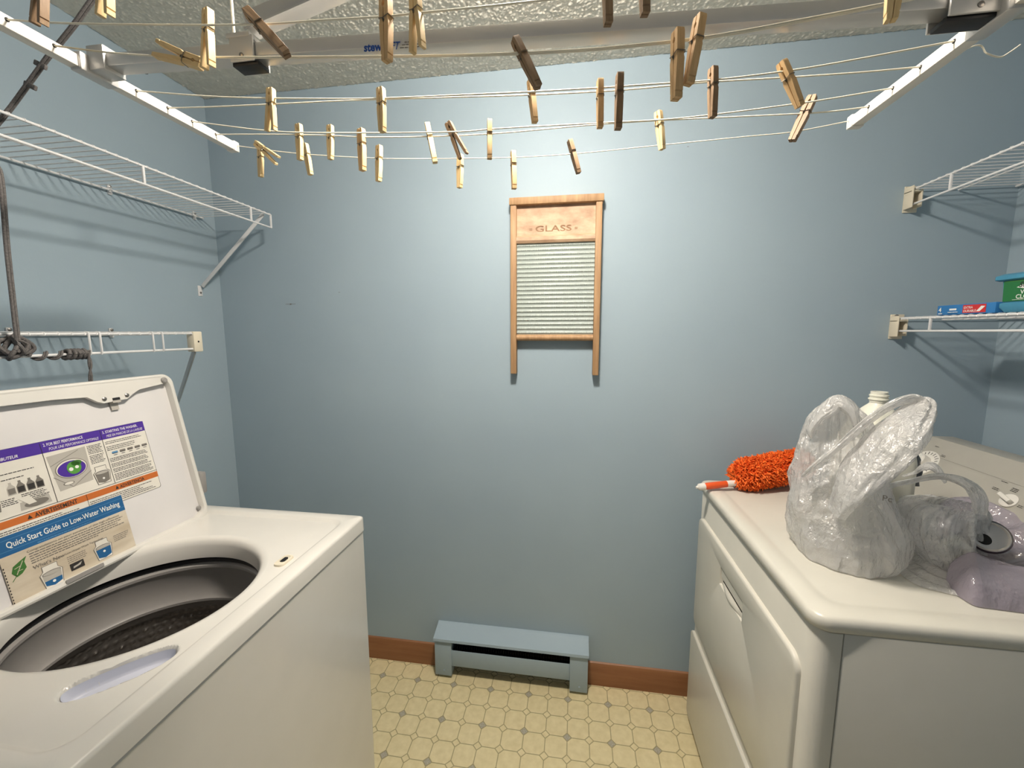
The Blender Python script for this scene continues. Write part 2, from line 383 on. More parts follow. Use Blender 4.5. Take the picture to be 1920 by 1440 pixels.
# ================================================================== washboard
wb = thing('washboard', 'old wooden washboard with ribbed glass panel hanging on the back wall', 'washboard', (1.386, -.02, 1.265))
yF, yB = -.036, -.003
bm = B(); box(bm, (1.2255, yF, 1.266), (1.2475, yB, 1.868), .003); obj('side_rail', bm, 'board', wb)
bm = B(); box(bm, (1.5255, yF, 1.264), (1.5475, yB, 1.868), .003); obj('side_rail', bm, 'board', wb)
bm = B(); box(bm, (1.222, yF-.005, 1.867), (1.552, yB, 1.892), .003); obj('top_rail', bm, 'board', wb)
bm = B(); prof = [(yB-.004, 1.868), (yF+.014, 1.868), (yF+.016, 1.80), (yF+.012, 1.765), (yF+.002, 1.757), (yF+.001, 1.745), (yF+.006, 1.737), (yB-.004, 1.735)]
loft(bm, [[(1.2472, a, b) for a, b in prof], [(1.5258, a, b) for a, b in prof]]); pn = obj('wood_panel', bm, 'boardpanel', wb)
fr = lambda a, b, d: (a, yF+.0135-d, b)
sh = Sheet(fr, ['stamp']); sh.text('GLASS', 1.313, 1.776, .030, 'stamp', layer=0, width=.128, bold=.01)
sh.text('=', 1.292, 1.777, .022, 'stamp', layer=0); sh.text('=', 1.452, 1.777, .022, 'stamp', layer=0)
sh.build('stamped_lettering', pn)
bm = B(); tube(bm, [(1.2475, yF+.012, 1.4), (1.5255, yF+.012, 1.4)], .0115, 12, flat=1.0); obj('lower_rail', bm, 'board', wb)
bm = B(); nr, sub, ncol = 21, 8, 260
x0, x1, z0, z1 = 1.248, 1.525, 1.41, 1.736
grid = []
for i in range(nr*sub+1):
    row = []; z = z0+(z1-z0)*i/(nr*sub); ph = (i % sub)/sub
    ridge = math.sin(PI*((i/sub) % 1))**5
    for j in range(ncol+1):
        x = x0+(x1-x0)*j/ncol; bead = .5+.5*math.sin(2*PI*(x/.0066+.35*ph))
        row.append(bm.verts.new((x, -.022-.0034*ridge-.0016*ridge*bead*(1 if ph > .3 else .4), z)))
    grid.append(row)
for i in range(len(grid)-1):
    for j in range(ncol): bm.faces.new((grid[i][j], grid[i][j+1], grid[i+1][j+1], grid[i+1][j]))
# closed flat back
bk = [bm.verts.new(p) for p in ((x0, -.016, z0), (x1, -.016, z0), (x1, -.016, z1), (x0, -.016, z1))]; bm.faces.new(bk[::-1])
obj('ribbed_glass', bm, 'glass', wb, smooth=60, flat=True)

# ================================================================== wire shelves
R_MAIN, R_X = .0032, .0016
def wire_shelf(label, xw, xf, y0, y1, z, group=None, lip=.05, posts=(), extra_x=()):
    """xw wall side x, xf front x; runs y0 (near) to y1 (far)"""
    s = 1 if xf > xw else -1
    t_ = thing('wire_shelf', label, 'wire shelf', ((xw+xf)/2, (y0+y1)/2, z), group)
    def rail(n_, x, zz, r=R_MAIN): bm = B(); tube(bm, [(x, y0, zz), (x, y1, zz)], r, 8); return obj(n_, bm, 'wire', t_)
    rail('front_rail', xf, z-.003); rail('lip_rail', xf, z-lip); rail('back_rail', xw+s*.012, z-.003); rail('middle_rail', xw+(xf-xw)*.55, z-.006, .0025)
    bm = B(); n = int((y1-y0-.006)/.0254)
    for k in range(n+1):
        y = y1-.006-k*.0254
        tube(bm, [(xw+s*.008, y, z+.0012), (xf-s*.002, y, z+.0012), (xf+s*.002, y, z-.0002), (xf+s*.0036, y, z-.006)], R_X, 5)
    obj('deck_wires', bm, 'wire', t_)
    for y in posts:
        bm = B(); bar(bm, (xf, y, z-lip), (xf, y, z-.002), .006, .006, up=(1, 0, 0), bev=.001); obj('lip_post', bm, 'wire', t_)
    return t_
def wall_clip(par, x, s, y, z):
    bm = B(); box(bm, (x, y-.006, z-.016), (x+s*.006, y+.006, z+.014), .002); tube(bm, [(x+s*.004, y-.006, z-.004), (x+s*.012, y-.006, z-.009), (x+s*.018, y-.004, z-.003)], .0025, 6)
    c = obj('wall_clip', bm, 'wire', par)
    bm = B(); lathe(bm, [(.0045, 0), (.0045, .002), (.002, .0035)], (x+s*.006, y, z+.008), (s, 0, 0), 10); obj('screw', bm, 'screw', c)
# upper left
s1 = wire_shelf('white wire shelf high on the left wall, above the shelf with rope knots', 0, .305, -1.5, -.065, 1.868, 'wire shelves on the left wall', posts=(-.54, -.165, -.0665))
for y in (-.095, -.39, -.75): wall_clip(s1, 0, 1, y, 1.868)
bm = B(); bar(bm, (.29, -.085, 1.864), (.012, -.098, 1.60), .014, .004, up=(0, 1, 0), bev=.001); br = obj('support_brace', bm, 'wire', s1)
bm = B(); box(bm, (0, -.108, 1.563), (.003, -.09, 1.603), .001); obj('brace_foot', bm, 'wire', br)
bm = B(); lathe(bm, [(.004, 0), (.004, .002), (.002, .003)], (.003, -.099, 1.576), (1, 0, 0), 10); obj('screw', bm, 'screw', br)
# lower left
s2 = wire_shelf('white wire shelf low on the left wall, behind the open washer lid', 0, .305, -1.5, -.44, 1.421, 'wire shelves on the left wall', posts=())
for u_ in (167, 188, 287, 305):
    bm = B(); y = at(u_, 640, x=.308).y; tube(bm, [(.300, y, 1.4225), (.3085, y, 1.4215), (.3095, y, 1.416), (.3095, y, 1.372), (.307, y, 1.368)], .0024, 6); obj('lip_post', bm, 'wire', s2)
bm = B(); box(bm, (.287, -.446, 1.362), (.313, -.416, 1.424), .003); ec = obj('end_cap', bm, 'creamplastic', s2, label='cream plastic end cap')
bm = B(); lathe(bm, [(.0028, 0), (.0026, .001)], (.313, -.431, 1.393), (1, 0, 0), 10); obj('screw_hole', bm, 'darkgap', ec)
for y in (-.435, -.676): wall_clip(s2, 0, 1, y, 1.421)
bm = B(); bar(bm, (.30, -.436, 1.364), (.012, -.25, 1.16), .014, .005, up=(0, 1, 0), bev=.001); obj('support_brace', bm, 'alu', s2)
# right shelves
def end_bracket(par, x, z):
    bm = B(); poly = [(z+.012, .0), (z+.012, -.024), (z-.062, -.024), (z-.066, -.018), (z-.066, 0)]
    # cream plastic U bracket screwed to the back wall
    box(bm, (x-.012, -.004, z-.068), (x+.028, 0, z+.012), .0015)
    box(bm, (x-.012, -.038, z-.060), (x-.008, -.001, z+.006), .0015); box(bm, (x+.016, -.034, z-.058), (x+.020, -.001, z-.005), .0015)
    box(bm, (x-.012, -.034, z-.012), (x+.02, -.001, z-.008), .001)
    o = obj('end_bracket', bm, 'creamplastic', par, label='cream plastic end bracket')
    bm = B(); lathe(bm, [(.006, 0), (.006, .003), (.003, .005)], (x+.004, -.004, z+.006), (0, -1, 0), 12); obj('screw', bm, 'screw', o)
s3 = wire_shelf('white wire shelf high on the right wall, the empty upper one', W, 2.5, -1.5, -.006, 1.864, 'wire shelves on the right wall', lip=.048, posts=(-.155, -.53))
end_bracket(s3, 2.5, 1.864); wall_clip(s3, W, -1, -.055, 1.864)
s4 = wire_shelf('white wire shelf on the right wall holding the blue carton and the wipes tub', W, 2.5, -1.5, -.006, 1.464, 'wire shelves on the right wall', lip=.042, posts=(-.145, -.52))
end_bracket(s4, 2.5, 1.464); wall_clip(s4, W, -1, -.35, 1.464)

# ================================================================== things on the right shelf
zc = 1.4668
bx = thing('bag_carton', 'flat blue carton with a red patch on the right wire shelf', 'box', (2.53, -.24, zc))
bm = B(); box(bm, (2.505, -.327, zc), (2.565, -.157, zc+.027), .001); obj('carton', bm, 'boxblue', bx)
fr = lambda a, b, d: (2.505-d, -.157-a, zc+b)
sh = Sheet(fr, ['print_white', 'red', 'bluebrand'])
sh.text('4', .006, .009, .018, 'print_white', bold=.02); sh.rect(.005, .003, .018, .0055, 'print_white')
sh.rect(.04, .012, .062, .017, 'print_white'); sh.small(.036, .006, .07, 1, .004, .002, 'print_white'); sh.rect(.036, .003, .066, .0045, 'bluebrand')
sh.rect(.081, .003, .146, .0245, 'red'); sh.text('EXTRA', .084, .0145, .0085, 'print_white', bold=.01); sh.text('DURABLE', .084, .0055, .0085, 'print_white', bold=.01)
sh.poly([(.120, .006), (.130, .006), (.144, .019), (.133, .020)], 'print_white', 2)
sh.build('carton_print', bx)
tb = thing('wipes_tub', 'green and blue plastic tub of wet cloths at the right edge on the shelf', 'tub', (2.58, -.46, zc))
def rr3(x0, y0, x1, y1, r, z): return [(a, b, z) for a, b in rrect(x0, y0, x1, y1, r)]
bm = B(); loft(bm, [rr3(2.512, -.60, 2.663, -.336, .010, zc), rr3(2.505, -.606, 2.672, -.329, .010, zc+.012), rr3(2.505, -.606, 2.672, -.329, .010, zc+.022), rr3(2.508, -.60, 2.668, -.334, .010, zc+.024), rr3(2.505, -.603, 2.672, -.330, .010, zc+.078)]); obj('tub_body', bm, 'tubblue', tb)
bm = B(); loft(bm, [rr3(2.500, -.61, 2.677, -.325, .012, zc+.076), rr3(2.495, -.614, 2.682, -.319, .014, zc+.079), rr3(2.495, -.614, 2.682, -.319, .014, zc+.088), rr3(2.505, -.606, 2.672, -.329, .010, zc+.093)]); obj('lid', bm, 'tubblue', tb)
fr = lambda a, b, d: (2.5065-d-(b-.024)*.05, -.344-a, zc+b)
sh = Sheet(fr, ['green', 'print_white', 'greenprint', 'print_black'])
sh.rect(-.003, .026, .24, .075, 'green', 1); sh.rect(.0, .073, .24, .0745, 'greenprint', 2)
sh.poly([(.028, .058), (.06, .072), (.10, .072), (.09, .056), (.05, .053)], 'print_white', 2); sh.text('Swiffer', .033, .058, .017, 'print_black', layer=3, shear=.3, bold=.02)
sh.text('WET', .038, .042, .014, 'print_white', layer=3, bold=.015); sh.text('CLOTHS', .028, .0315, .014, 'print_white', layer=3, bold=.015)
sh.rect(.02, .029, .12, .0298, 'print_white', 3); sh.build('tub_label', tb)

# ================================================================== washing machine
ZT = .93
wm = thing('washing_machine', 'white top-loading washing machine with its lid open, left side of the room', 'washing machine', (.55, -.905, 0))
wx0, wx1, wy0, wy1 = .215, .906, -1.25, -.56
bm = B()
def cabr(k, z): return [(a, b, z) for a, b in rrect(wx0+k, wy0+.002+k, wx1-.002-k, wy1-.002-k, .006, 4)]
loft(bm, [cabr(.02, .888), cabr(.003, .888), cabr(0, .884), cabr(0, .02), cabr(.003, .018)], False, True); obj('cabinet', bm, 'enamel', wm)
for x in (wx0+.05, wx1-.05):
    for y in (wy0+.05, wy1-.05):
        bm = B(); lathe(bm, [(.02, 0), (.02, .012), (.01, .03)], (x, y, 0)); obj('foot', bm, 'blackrub', wm)
OC = (.63, -.912); OR = .197
def disp(x, y):
    """bleach dispenser hollow in the front corner of the top"""
    c = (.803, -1.088); a = math.atan2(.088, .070)
    dx, dy = x-c[0], y-c[1]; u_ = dx*math.cos(a)+dy*math.sin(a); v_ = -dx*math.sin(a)+dy*math.cos(a)
    # one straight side (towards the opening), the other bowed
    u_ /= .060; v_ = v_/.017 if v_ > 0 else v_/.028
    r = (abs(u_)**2.6+abs(v_)**2.6)**(1/2.6)
    return r
def topz(x, y, z, extra=.006):
    r = disp(x, y)
    if r < 1.25:
        k = min(1, max(0, (1.12-r)/.25)); k = k*k*(3-2*k); z -= (.022+extra)*k
    return z
N = 480
def circ(r, z): return [(OC[0]+r*math.cos(2*PI*k/N), OC[1]+r*math.sin(2*PI*k/N), z) for k in range(N)]
def rectray(x0, y0, x1, y1, rad, z):
    out = []
    cx, cy = (x0+x1)/2, (y0+y1)/2
    for k in range(N):
        a = 2*PI*k/N; ca, sa = math.cos(a), math.sin(a); ox, oy = OC
        # march to rounded rectangle border
        lo_, hi_ = 0, 1.2
        for _ in range(26):
            md = (lo_+hi_)/2; x, y = ox+ca*md, oy+sa*md
            qx = abs(x-cx)-((x1-x0)/2-rad); qy = abs(y-cy)-((y1-y0)/2-rad)
            d = math.hypot(max(qx, 0), max(qy, 0))+min(max(qx, qy), 0)-rad
            if d > 0: hi_ = md
            else: lo_ = md
        out.append((ox+ca*lo_, oy+sa*lo_, z))
    return out
inner = rectray(.33, -1.205, .862, -.60, .03, ZT-.007)
rings = [circ(OR-.004, ZT-.055), circ(OR-.004, ZT-.024), circ(OR, ZT-.014), circ(OR+.006, ZT-.0085), circ(OR+.014, ZT-.007)]
c2 = circ(OR+.014, ZT-.007); ST = 44
for s_ in range(1, ST+1):
    f = s_/ST; rings.append([(a[0]+(b[0]-a[0])*f, a[1]+(b[1]-a[1])*f, ZT-.007) for a, b in zip(c2, inner)])
rings = [[(x, y, topz(x, y, z)) for x, y, z in r] for r in rings]
rings += [rectray(.325, -1.212, .869, -.593, .034, ZT-.001), rectray(.32, -1.216, .874, -.589, .036, ZT)]
rings += [rectray(wx0+.006, wy0+.006, wx1-.006, wy1-.006, .008, ZT), rectray(wx0+.002, wy0+.002, wx1-.001, wy1-.001, .009, ZT-.003), rectray(wx0, wy0, wx1, wy1, .009, ZT-.008), rectray(wx0, wy0, wx1+.001, wy1, .009, .891), rectray(wx0+.004, wy0+.004, wx1-.003, wy1-.004, .009, .891)]
bm = B(); loft(bm, rings, False, False); top = obj('top_panel', bm, 'enamel', wm, smooth=50)
# dispenser dish: thin liner in the hollow
bm = B(); cols = []
cx_, cy_ = .803, -1.088; an = math.atan2(.088, .070)
def dpt(u_, v_):
    x = cx_+u_*math.cos(an)-v_*math.sin(an); y = cy_+u_*math.sin(an)+v_*math.cos(an); return x, y
nn = 64; rr_ = []
for r in (1.04, 1.0, .95, .9, .8, .6, .3, .02):
    ring = []
    for k in range(nn):
        a = 2*PI*k/nn; ca, sa = math.cos(a), math.sin(a)
        rad = (abs(ca)**2.6+abs(sa)**2.6)**(-1/2.6)*r
        u_ = ca*rad*.060; v_ = sa*rad*(.017 if sa > 0 else .028); x, y = dpt(u_, v_); ring.append((x, y, topz(x, y, ZT-.007, 0)+.0008))
    rr_.append(ring)
loft(bm, rr_, False, True); obj('bleach_dispenser', bm, 'dish', wm, smooth=60)
# lid switch strike
bm = B(); p = at(531, 1052, z=ZT-.005); fr = lambda a, b, d: (p.x+a, p.y+b, ZT-.007+d)
dirv = math.atan2(.99, .02)
po = rrect(-.012, -.020, .012, .024, .009); loft(bm, [[fr(a, b, 0) for a, b in po], [fr(a*.95, b*.95, .004) for a, b in po], [fr(a*.6, b*.6+.004, .0045) for a, b in po], [fr(a*.5, b*.5+.004, .002) for a, b in po]]); ls = obj('lid_lock', bm, 'creamplastic', wm)
bm = B(); prism(bm, rrect(-.004, -.006, .004, .012, .002), fr, .002, .0048); obj('lock_slot', bm, 'blackrub', ls)
# tub rings and basket
bm = B(); lathe(bm, [(OR+.012, .905), (OR+.016, .885), (OR+.018, .87), (OR+.004, .868), (OR+.003, .86), (OR+.018, .856), (OR+.02, .83)], (OC[0], OC[1], 0), seg=96, caps=False); obj('tub_ring', bm, 'blackrub', wm)
bm = B(); lathe(bm, [(OR+.017, .862), (OR+.006, .858), (OR-.001, .853), (OR-.001, .847), (OR+.004, .84), (OR+.006, .80), (OR+.002, .775), (OR-.004, .768), (OR-.004, .762), (OR+.004, .755), (OR+.012, .74)], (OC[0], OC[1], 0), seg=96, caps=False); obj('balance_ring', bm, 'greyplastic', wm)
bm = B(); NB, NZ = 360, 120; rows = []
for i in range(NZ+1):
    z = .745-.40*i/NZ; row = []
    for k in range(NB):
        a = 2*PI*k/NB; fz = (i*.40/NZ)/.0175; fa = a*(OR+.012)/.0175
        off = .5*(int(fz) % 2); du_ = (fa+off) % 1-.5; dz_ = fz % 1-.5
        b_ = math.exp(-((du_/.22)**2+(dz_/.16)**2)); r = OR+.012-.0045*b_
        row.append((OC[0]+r*math.cos(a), OC[1]+r*math.sin(a), z))
    rows.append(row)
loft(bm, rows, False, True); obj('basket', bm, 'steel', wm, smooth=60)
bm = B(); lathe(bm, [(.12, .35), (.10, .38), (.05, .40), (.04, .5), (.035, .58), (.01, .59)], (OC[0], OC[1], 0), seg=32); obj('agitator', bm, 'greyplastic', wm)
# console at the wall side
bm = B(); prof = [(.215, .925), (.385, .925), (.378, .95), (.318, 1.04), (.295, 1.06), (.23, 1.06), (.215, 1.04)]
loft(bm, [[(a, wy0+.01, b) for a, b in prof], [(a, wy1-.012, b) for a, b in prof]]); cs = obj('control_console', bm, 'dish', wm)
bm = B(); pe = at(383, 884, y=-.585); pe2 = at(383, 924, y=-.585); box(bm, (pe.x-.06, -.599, pe2.z), (pe.x, -.578, pe.z), .006); obj('console_end_cap', bm, 'greyplastic', cs)
# lid
LO = Vector((.457, -.604, .922)); LV = Vector((-.075, 0, .372)).normalized(); LS = Vector((0, 1, 0)); LN = LS.cross(LV)
LF = lambda s_, v_, d: LO+LS*(s_*.978)+LV*(v_*.968)+LN*d
LW = .655
lid = thing('x', 'x', 'x'); bpy.data.objects.remove(lid)
bm = B(); po = rrect(-LW, -.002, .002, .404, .026, 8)
prism(bm, [(a, b) for a, b in po], LF, -.022, -.004); lid = obj('lid', bm, 'lidwhite', wm)
rings = []
def off_(po_, k):
    cxm, cym = -LW/2, .2; out = []
    for a, b in po_:
        out.append((a+(k if a < cxm else -k), b+(k if b < cym else -k)))
    return out
for ins, d in ((-.003, -.02), (-.006, -.004), (-.006, .006), (-.004, .010), (0, .0115), (.005, .010), (.007, .004), (.008, -.0045)):
    rings.append([LF(a, b, d) for a, b in off_(po, ins)])
bm = B(); loft(bm, rings, False, False); obj('lid_rim', bm, 'enamel', lid)
# widened top flange with latch
bm = B(); fl = [(-.008, .402), (-.012, .388), (-.022, .383), (-.085, .376), (-.105, .366), (-.118, .357), (-.170, .3545), (-.182, .360), (-.20, .374), (-.26, .378), (-LW+.02, .382), (-LW+.02, .402)]
prism(bm, fl, LF, .002, .0105); obj('lid_flange', bm, 'enamel', lid)
for s_, v_, nm_ in ((-.118, .366, 'screw'), (-.168, .3645, 'screw')):
    bm = B(); lathe(bm, [(.0045, 0), (.0045, .002), (.002, .0035)], LF(s_, v_, .0105), LN, 12); obj(nm_, bm, 'screw', lid)
bm = B(); lathe(bm, [(.0075, 0), (.0075, .004), (.005, .006)], LF(-.018, .392, .0105), LN, 14); obj('rubber_bumper', bm, 'greyplastic', lid)
bm = B(); lathe(bm, [(.006, 0), (.006, .004), (.004, .006)], LF(-.010, .024, -.003), LN, 14); obj('rubber_bumper', bm, 'greyplastic', lid)
bm = B(); prism(bm, rrect(-.151, .358, -.135, .364, .001), LF, .0105, .0115); obj('latch_slot', bm, 'blackrub', lid)
bm = B(); prism(bm, rrect(-.151, .335, -.135, .356, .001), LF, -.002, .001); prism(bm, rrect(-.152, .352, -.134, .358, .001), LF, .001, .011); obj('latch_tab', bm, 'greyimg', lid)
bm = B()
prism(bm, rrect(-.33, -.0012, -.262, .007, .002), LF, .0105, .013); obj('hinge_cover', bm, 'greyplastic', lid)
# warning sticker
INK = ['paper', 'purple', 'orangeprint', 'print_black', 'print_white', 'print_grey', 'greyimg', 'greenprint', 'tan', 'bluebrand', 'bluelight', 'leafgreen']
SF = lambda a, b, d: LF(a, b, d-.004)
sh = Sheet(SF, INK)
L, Rr = -.60, -.088
sh.poly([(a, b) for a, b in rrect(L, .118, Rr, .296, .006)], 'print_black', 0)
sh.poly([(a, b) for a, b in rrect(L+.001, .119, Rr-.001, .295, .006)], 'paper', 1)
sh.rect(L, .271, Rr-.0003, .2955, 'purple', 2)
for s_ in (-.186, -.296, -.42): sh.rect(s_, .165, s_+.001, .293, 'print_black', 3)
sh.rect(L, .164, Rr, .165, 'print_black', 3)
sh.rect(L, .147, Rr, .161, 'orangeprint', 2); sh.rect(-.246, .122, -.2452, .161, 'print_black', 3)
sh.text('2. FOR BEST PERFORMANCE', -.291, .2845, .0088, 'print_white', bold=.012, width=.070); sh.text('POUR UNE PERFORMANCE OPTIMALE', -.284, .2745, .0084, 'print_white', shear=.25, width=.092)
sh.text('3. STARTING THE WASHER.', -.182, .2845, .0088, 'print_white', width=.078, bold=.012); sh.text('MISE EN MARCHE DE LA LAVEUSE', -.176, .2745, .0084, 'print_white', shear=.25, width=.082)
sh.text('DISTRIBUTEUR', -.378, .2745, .0084, 'print_white', shear=.25, bold=.01, width=.045); sh.text('LE', -.39, .2745, .0084, 'print_white', shear=.25)
sh.text('AVERTISSEMENT', -.335, .1495, .0125, 'print_black', bold=.02, width=.072); sh.poly([(-.347, .150), (-.339, .150), (-.343, .158)], 'print_black', 3)
sh.text('ADVERTENCIA', -.178, .1495, .0115, 'print_black', bold=.02, width=.056); sh.poly([(-.188, .150), (-.181, .150), (-.1845, .158)], 'print_black', 3)
sh.small(-.182, .263, -.095, 2, .004, .0014, 'print_black'); sh.small(-.182, .251, -.095, 3, .004, .0014, 'print_black', rag=.5)
for k in range(5):
    s_ = -.168+k*.017
    sh.poly(rrect(s_-.0065, .2345, s_+.0065, .2385, .0018, 3), 'bluelight' if k == 0 else 'print_grey', 3); sh.poly(rrect(s_-.0065, .233, s_+.0065, .2365, .0016, 3), 'print_black', 2)
    sh.rect(s_-.004, .229, s_+.004, .2303, 'print_black', 3)
for k, n_ in ((0, 3), (1, 3), (2, 4), (3, 6)):
    sh.small(-.182, (.222, .209, .1965, .184)[k], -.093, (3, 3, 3, 5)[k], .0035, .0015, 'print_black', rag=.12)
sh.small(-.219, .263, -.190, 6, .0035, .0015, 'print_black', rag=.15); sh.small(-.219, .240, -.190, 6, .0035, .0015, 'print_black', rag=.15)
# picture of the machine top
sh.poly([(-.292, .262), (-.222, .266), (-.224, .188), (-.286, .184)], 'greyimg', 2)
sh.ell(-.256, .226, .029, .021, 'print_grey', 3); sh.ell(-.256, .226, .0275, .0195, 'paper', 4); sh.ell(-.256, .225, .0255, .0175, 'purple', 5)
sh.ell(-.252, .226, .013, .014, 'greenprint', 6); sh.ell(-.246, .235, .010, .006, 'leafgreen', 6); sh.ell(-.258, .224, .004, .004, 'print_white', 7); sh.ell(-.247, .226, .0035, .0035, 'print_white', 7)
sh.ell(-.268, .196, .010, .004, 'print_grey', 3); sh.ell(-.268, .196, .008, .003, 'paper', 4)
sh.seg(-.29, .216, -.262, .186, .001, 'print_grey', 3); sh.seg(-.262, .186, -.223, .210, .001, 'print_grey', 3); sh.seg(-.290, .240, -.236, .262, .001, 'print_grey', 3)
def washericon(s_, v_, sc, water, ink='print_black', lvl=.5):
    sh.poly([(s_-.014*sc, v_), (s_+.014*sc, v_), (s_+.018*sc, v_+.028*sc), (s_+.012*sc, v_+.034*sc), (s_+.012*sc, v_+.044*sc), (s_-.012*sc, v_+.044*sc), (s_-.012*sc, v_+.034*sc), (s_-.018*sc, v_+.028*sc)], ink, 2)
    e = .92
    sh.poly([(s_-.014*sc*e, v_+.001), (s_+.014*sc*e, v_+.001), (s_+.018*sc*e, v_+.028*sc), (s_+.012*sc*e, v_+.034*sc), (s_+.012*sc*e, v_+.043*sc), (s_-.012*sc*e, v_+.043*sc), (s_-.012*sc*e, v_+.034*sc), (s_-.018*sc*e, v_+.028*sc)], 'paper', 3)
    sh.poly([(s_-.0125*sc, v_+.006*sc), (s_, v_+.002*sc), (s_+.0125*sc, v_+.006*sc), (s_+.0145*sc, v_+.027*sc), (s_-.0145*sc, v_+.027*sc)], 'greyimg' if water != 'print_grey' else 'print_grey', 4)
    sh.poly([(s_-.0125*sc, v_+.006*sc), (s_, v_+.002*sc), (s_+.0125*sc, v_+.006*sc), (s_+(.0125+.002*lvl)*sc, v_+(.006+.021*lvl)*sc), (s_-(.0125+.002*lvl)*sc, v_+(.006+.021*lvl)*sc)], water, 5)
    sh.ell(s_, v_+.028*sc, .0145*sc, .004*sc, ink, 6); sh.ell(s_, v_+.0275*sc, .0135*sc, .0033*sc, 'greyimg', 7)
    sh.ell(s_, v_+(.006+.021*lvl)*sc*.7, .0025*sc, .0025*sc, 'print_white', 7)
washericon(-.205, .172, .95, 'print_grey', lvl=.6)
# left column pictures
sh.small(-.41, .258, -.31, 1, .004, .0016, 'print_black', rag=.6); sh.small(-.41, .247, -.31, 1, .004, .0016, 'print_black', rag=.1); sh.small(-.41, .236, -.33, 1, .004, .0016, 'print_black')
for k, (s_, dk) in enumerate(((-.356, 0), (-.342, 1), (-.327, 1), (-.313, 1))):
    sh.poly([(s_-.006, .205), (s_+.006, .205), (s_+.0065, .219), (s_+.002, .226), (s_+.002, .230), (s_-.002, .230), (s_-.002, .226), (s_-.006, .219)], 'print_grey' if dk else 'greyimg', 3)
    sh.rect(s_-.005, .207, s_+.005, .218, 'print_black' if dk else 'print_grey', 4)
sh.small(-.345, .2, -.302, 5, .0035, .0015, 'print_black'); sh.small(-.375, .198, -.352, 4, .0035, .0015, 'print_black')
sh.poly([(-.352, .170), (-.303, .170), (-.305, .19), (-.35, .186)], 'greyimg', 2); sh.ell(-.326, .178, .019, .007, 'print_grey', 3); sh.poly([(-.352, .195), (-.335, .197), (-.326, .179), (-.338, .178)], 'paper', 4)
sh.poly([(-.395, .180), (-.378, .180), (-.376, .195), (-.383, .203), (-.39, .203), (-.396, .195)], 'print_grey', 3); sh.rect(-.393, .182, -.38, .192, 'print_black', 4)
sh.small(-.243, .140, -.095, 5, .0042, .0015, 'print_black', rag=.3); sh.small(-.39, .140, -.255, 3, .0042, .0015, 'print_black', rag=.3)
sh.build('warning_sticker', lid)
# quick start guide
sh = Sheet(lambda a, b, d: LF(a, b, d-.0015), INK); L, Rr = -.402, -.183
sh.rect(L, .001, Rr, .134, 'tan', 0); sh.rect(L, .097, Rr, .134, 'bluebrand', 1); sh.rect(L, .126, Rr, .1266, 'bluelight', 2); sh.rect(L, .105, Rr, .1056, 'bluelight', 2)
sh.text('Quick Start Guide to Low-Water Washing', L+.014, .1105, .0165, 'print_white', width=.196, bold=.012)
sh.text('Congratulations on your purchase of this high-efficiency', -.364, .0885, .0062, 'print_grey', width=.165)
sh.small(-.362, .0835, -.19, 1, .0048, .0019, 'print_grey', rag=.02); sh.small(-.362, .0785, -.19, 3, .0048, .0019, 'print_grey', rag=.1); sh.small(-.362, .0645, -.19, 1, .0048, .0019, 'print_grey', rag=.9)
sh.small(-.345, .0995, -.25, 1, .0048, .0014, 'bluelight', rag=.02)
sh.text("What's New", -.362, .0525, .0098, 'print_grey', bold=.01); sh.text('Low-Water Wash Technology', -.311, .0535, .0062, 'print_grey', width=.07)
lf = [(-.386, .052), (-.378, .055), (-.370, .063), (-.371, .075), (-.366, .084), (-.377, .079), (-.388, .073), (-.392, .062)]
sh.poly(lf, 'leafgreen', 2); sh.seg(-.394, .046, -.385, .056, .0012, 'leafgreen', 2); sh.seg(-.386, .056, -.373, .078, .0012, 'tan', 4); sh.seg(-.384, .062, -.376, .062, .001, 'tan', 4); sh.seg(-.387, .068, -.378, .070, .001, 'tan', 4)
washericon(-.339, .004, 1.05, 'bluebrand', 'print_grey', .4); washericon(-.246, .010, 1.0, 'bluebrand', 'print_grey', .85)
sh.rect(-.309, .016, -.285, .031, 'print_black', 3); sh.poly([(-.305, .020), (-.292, .022), (-.288, .028), (-.296, .025), (-.304, .024)], 'greyimg', 4)
sh.small(-.310, .046, -.275, 4, .004, .0014, 'print_grey'); sh.small(-.222, .048, -.19, 4, .004, .0014, 'print_grey')
for k in range(12): sh.rect(L+.0006, .006+k*.0062, L+.0022, .009+k*.0062, 'print_black', 3)
sh.build('quick_start_sheet', lid)

# ================================================================== dryer
dr = thing('clothes_dryer', 'off-white front-loading clothes dryer standing against the right wall', 'dryer', (2.3, -.45, 0))
dx0, dx1, dy0, dy1 = 1.90, 2.60, -.793, -.098
bm = B()
# wrap-around front panel with rounded vertical edges
po = [(dx0+.045, dy0)] 
def frontpoly(r=.028, back=.045):
    out = [(dx0+back, dy0), ]
    for k in range(7):
        a = -PI/2-PI/2*k/6; out.append((dx0+r+r*math.cos(a), dy0+r+r*math.sin(a)))
    for k in range(7):
        a = PI-PI/2*k/6; out.append((dx0+r+r*math.cos(a), dy1-r+r*math.sin(a)))
    out.append((dx0+back, dy1)); return out
loft(bm, [[(x, y, .02) for x, y in frontpoly()], [(x, y, .878) for x, y in frontpoly()], [(x+.003 if x < dx0+.03 else x, y, .883) for x, y in frontpoly()]]); obj('front_panel', bm, 'enamel_dryer', dr)
bm = B(); box(bm, (dx0+.0475, dy0+.001, .02), (dx1, dy1-.001, .883), .002); obj('cabinet', bm, 'enamel_dryer', dr)
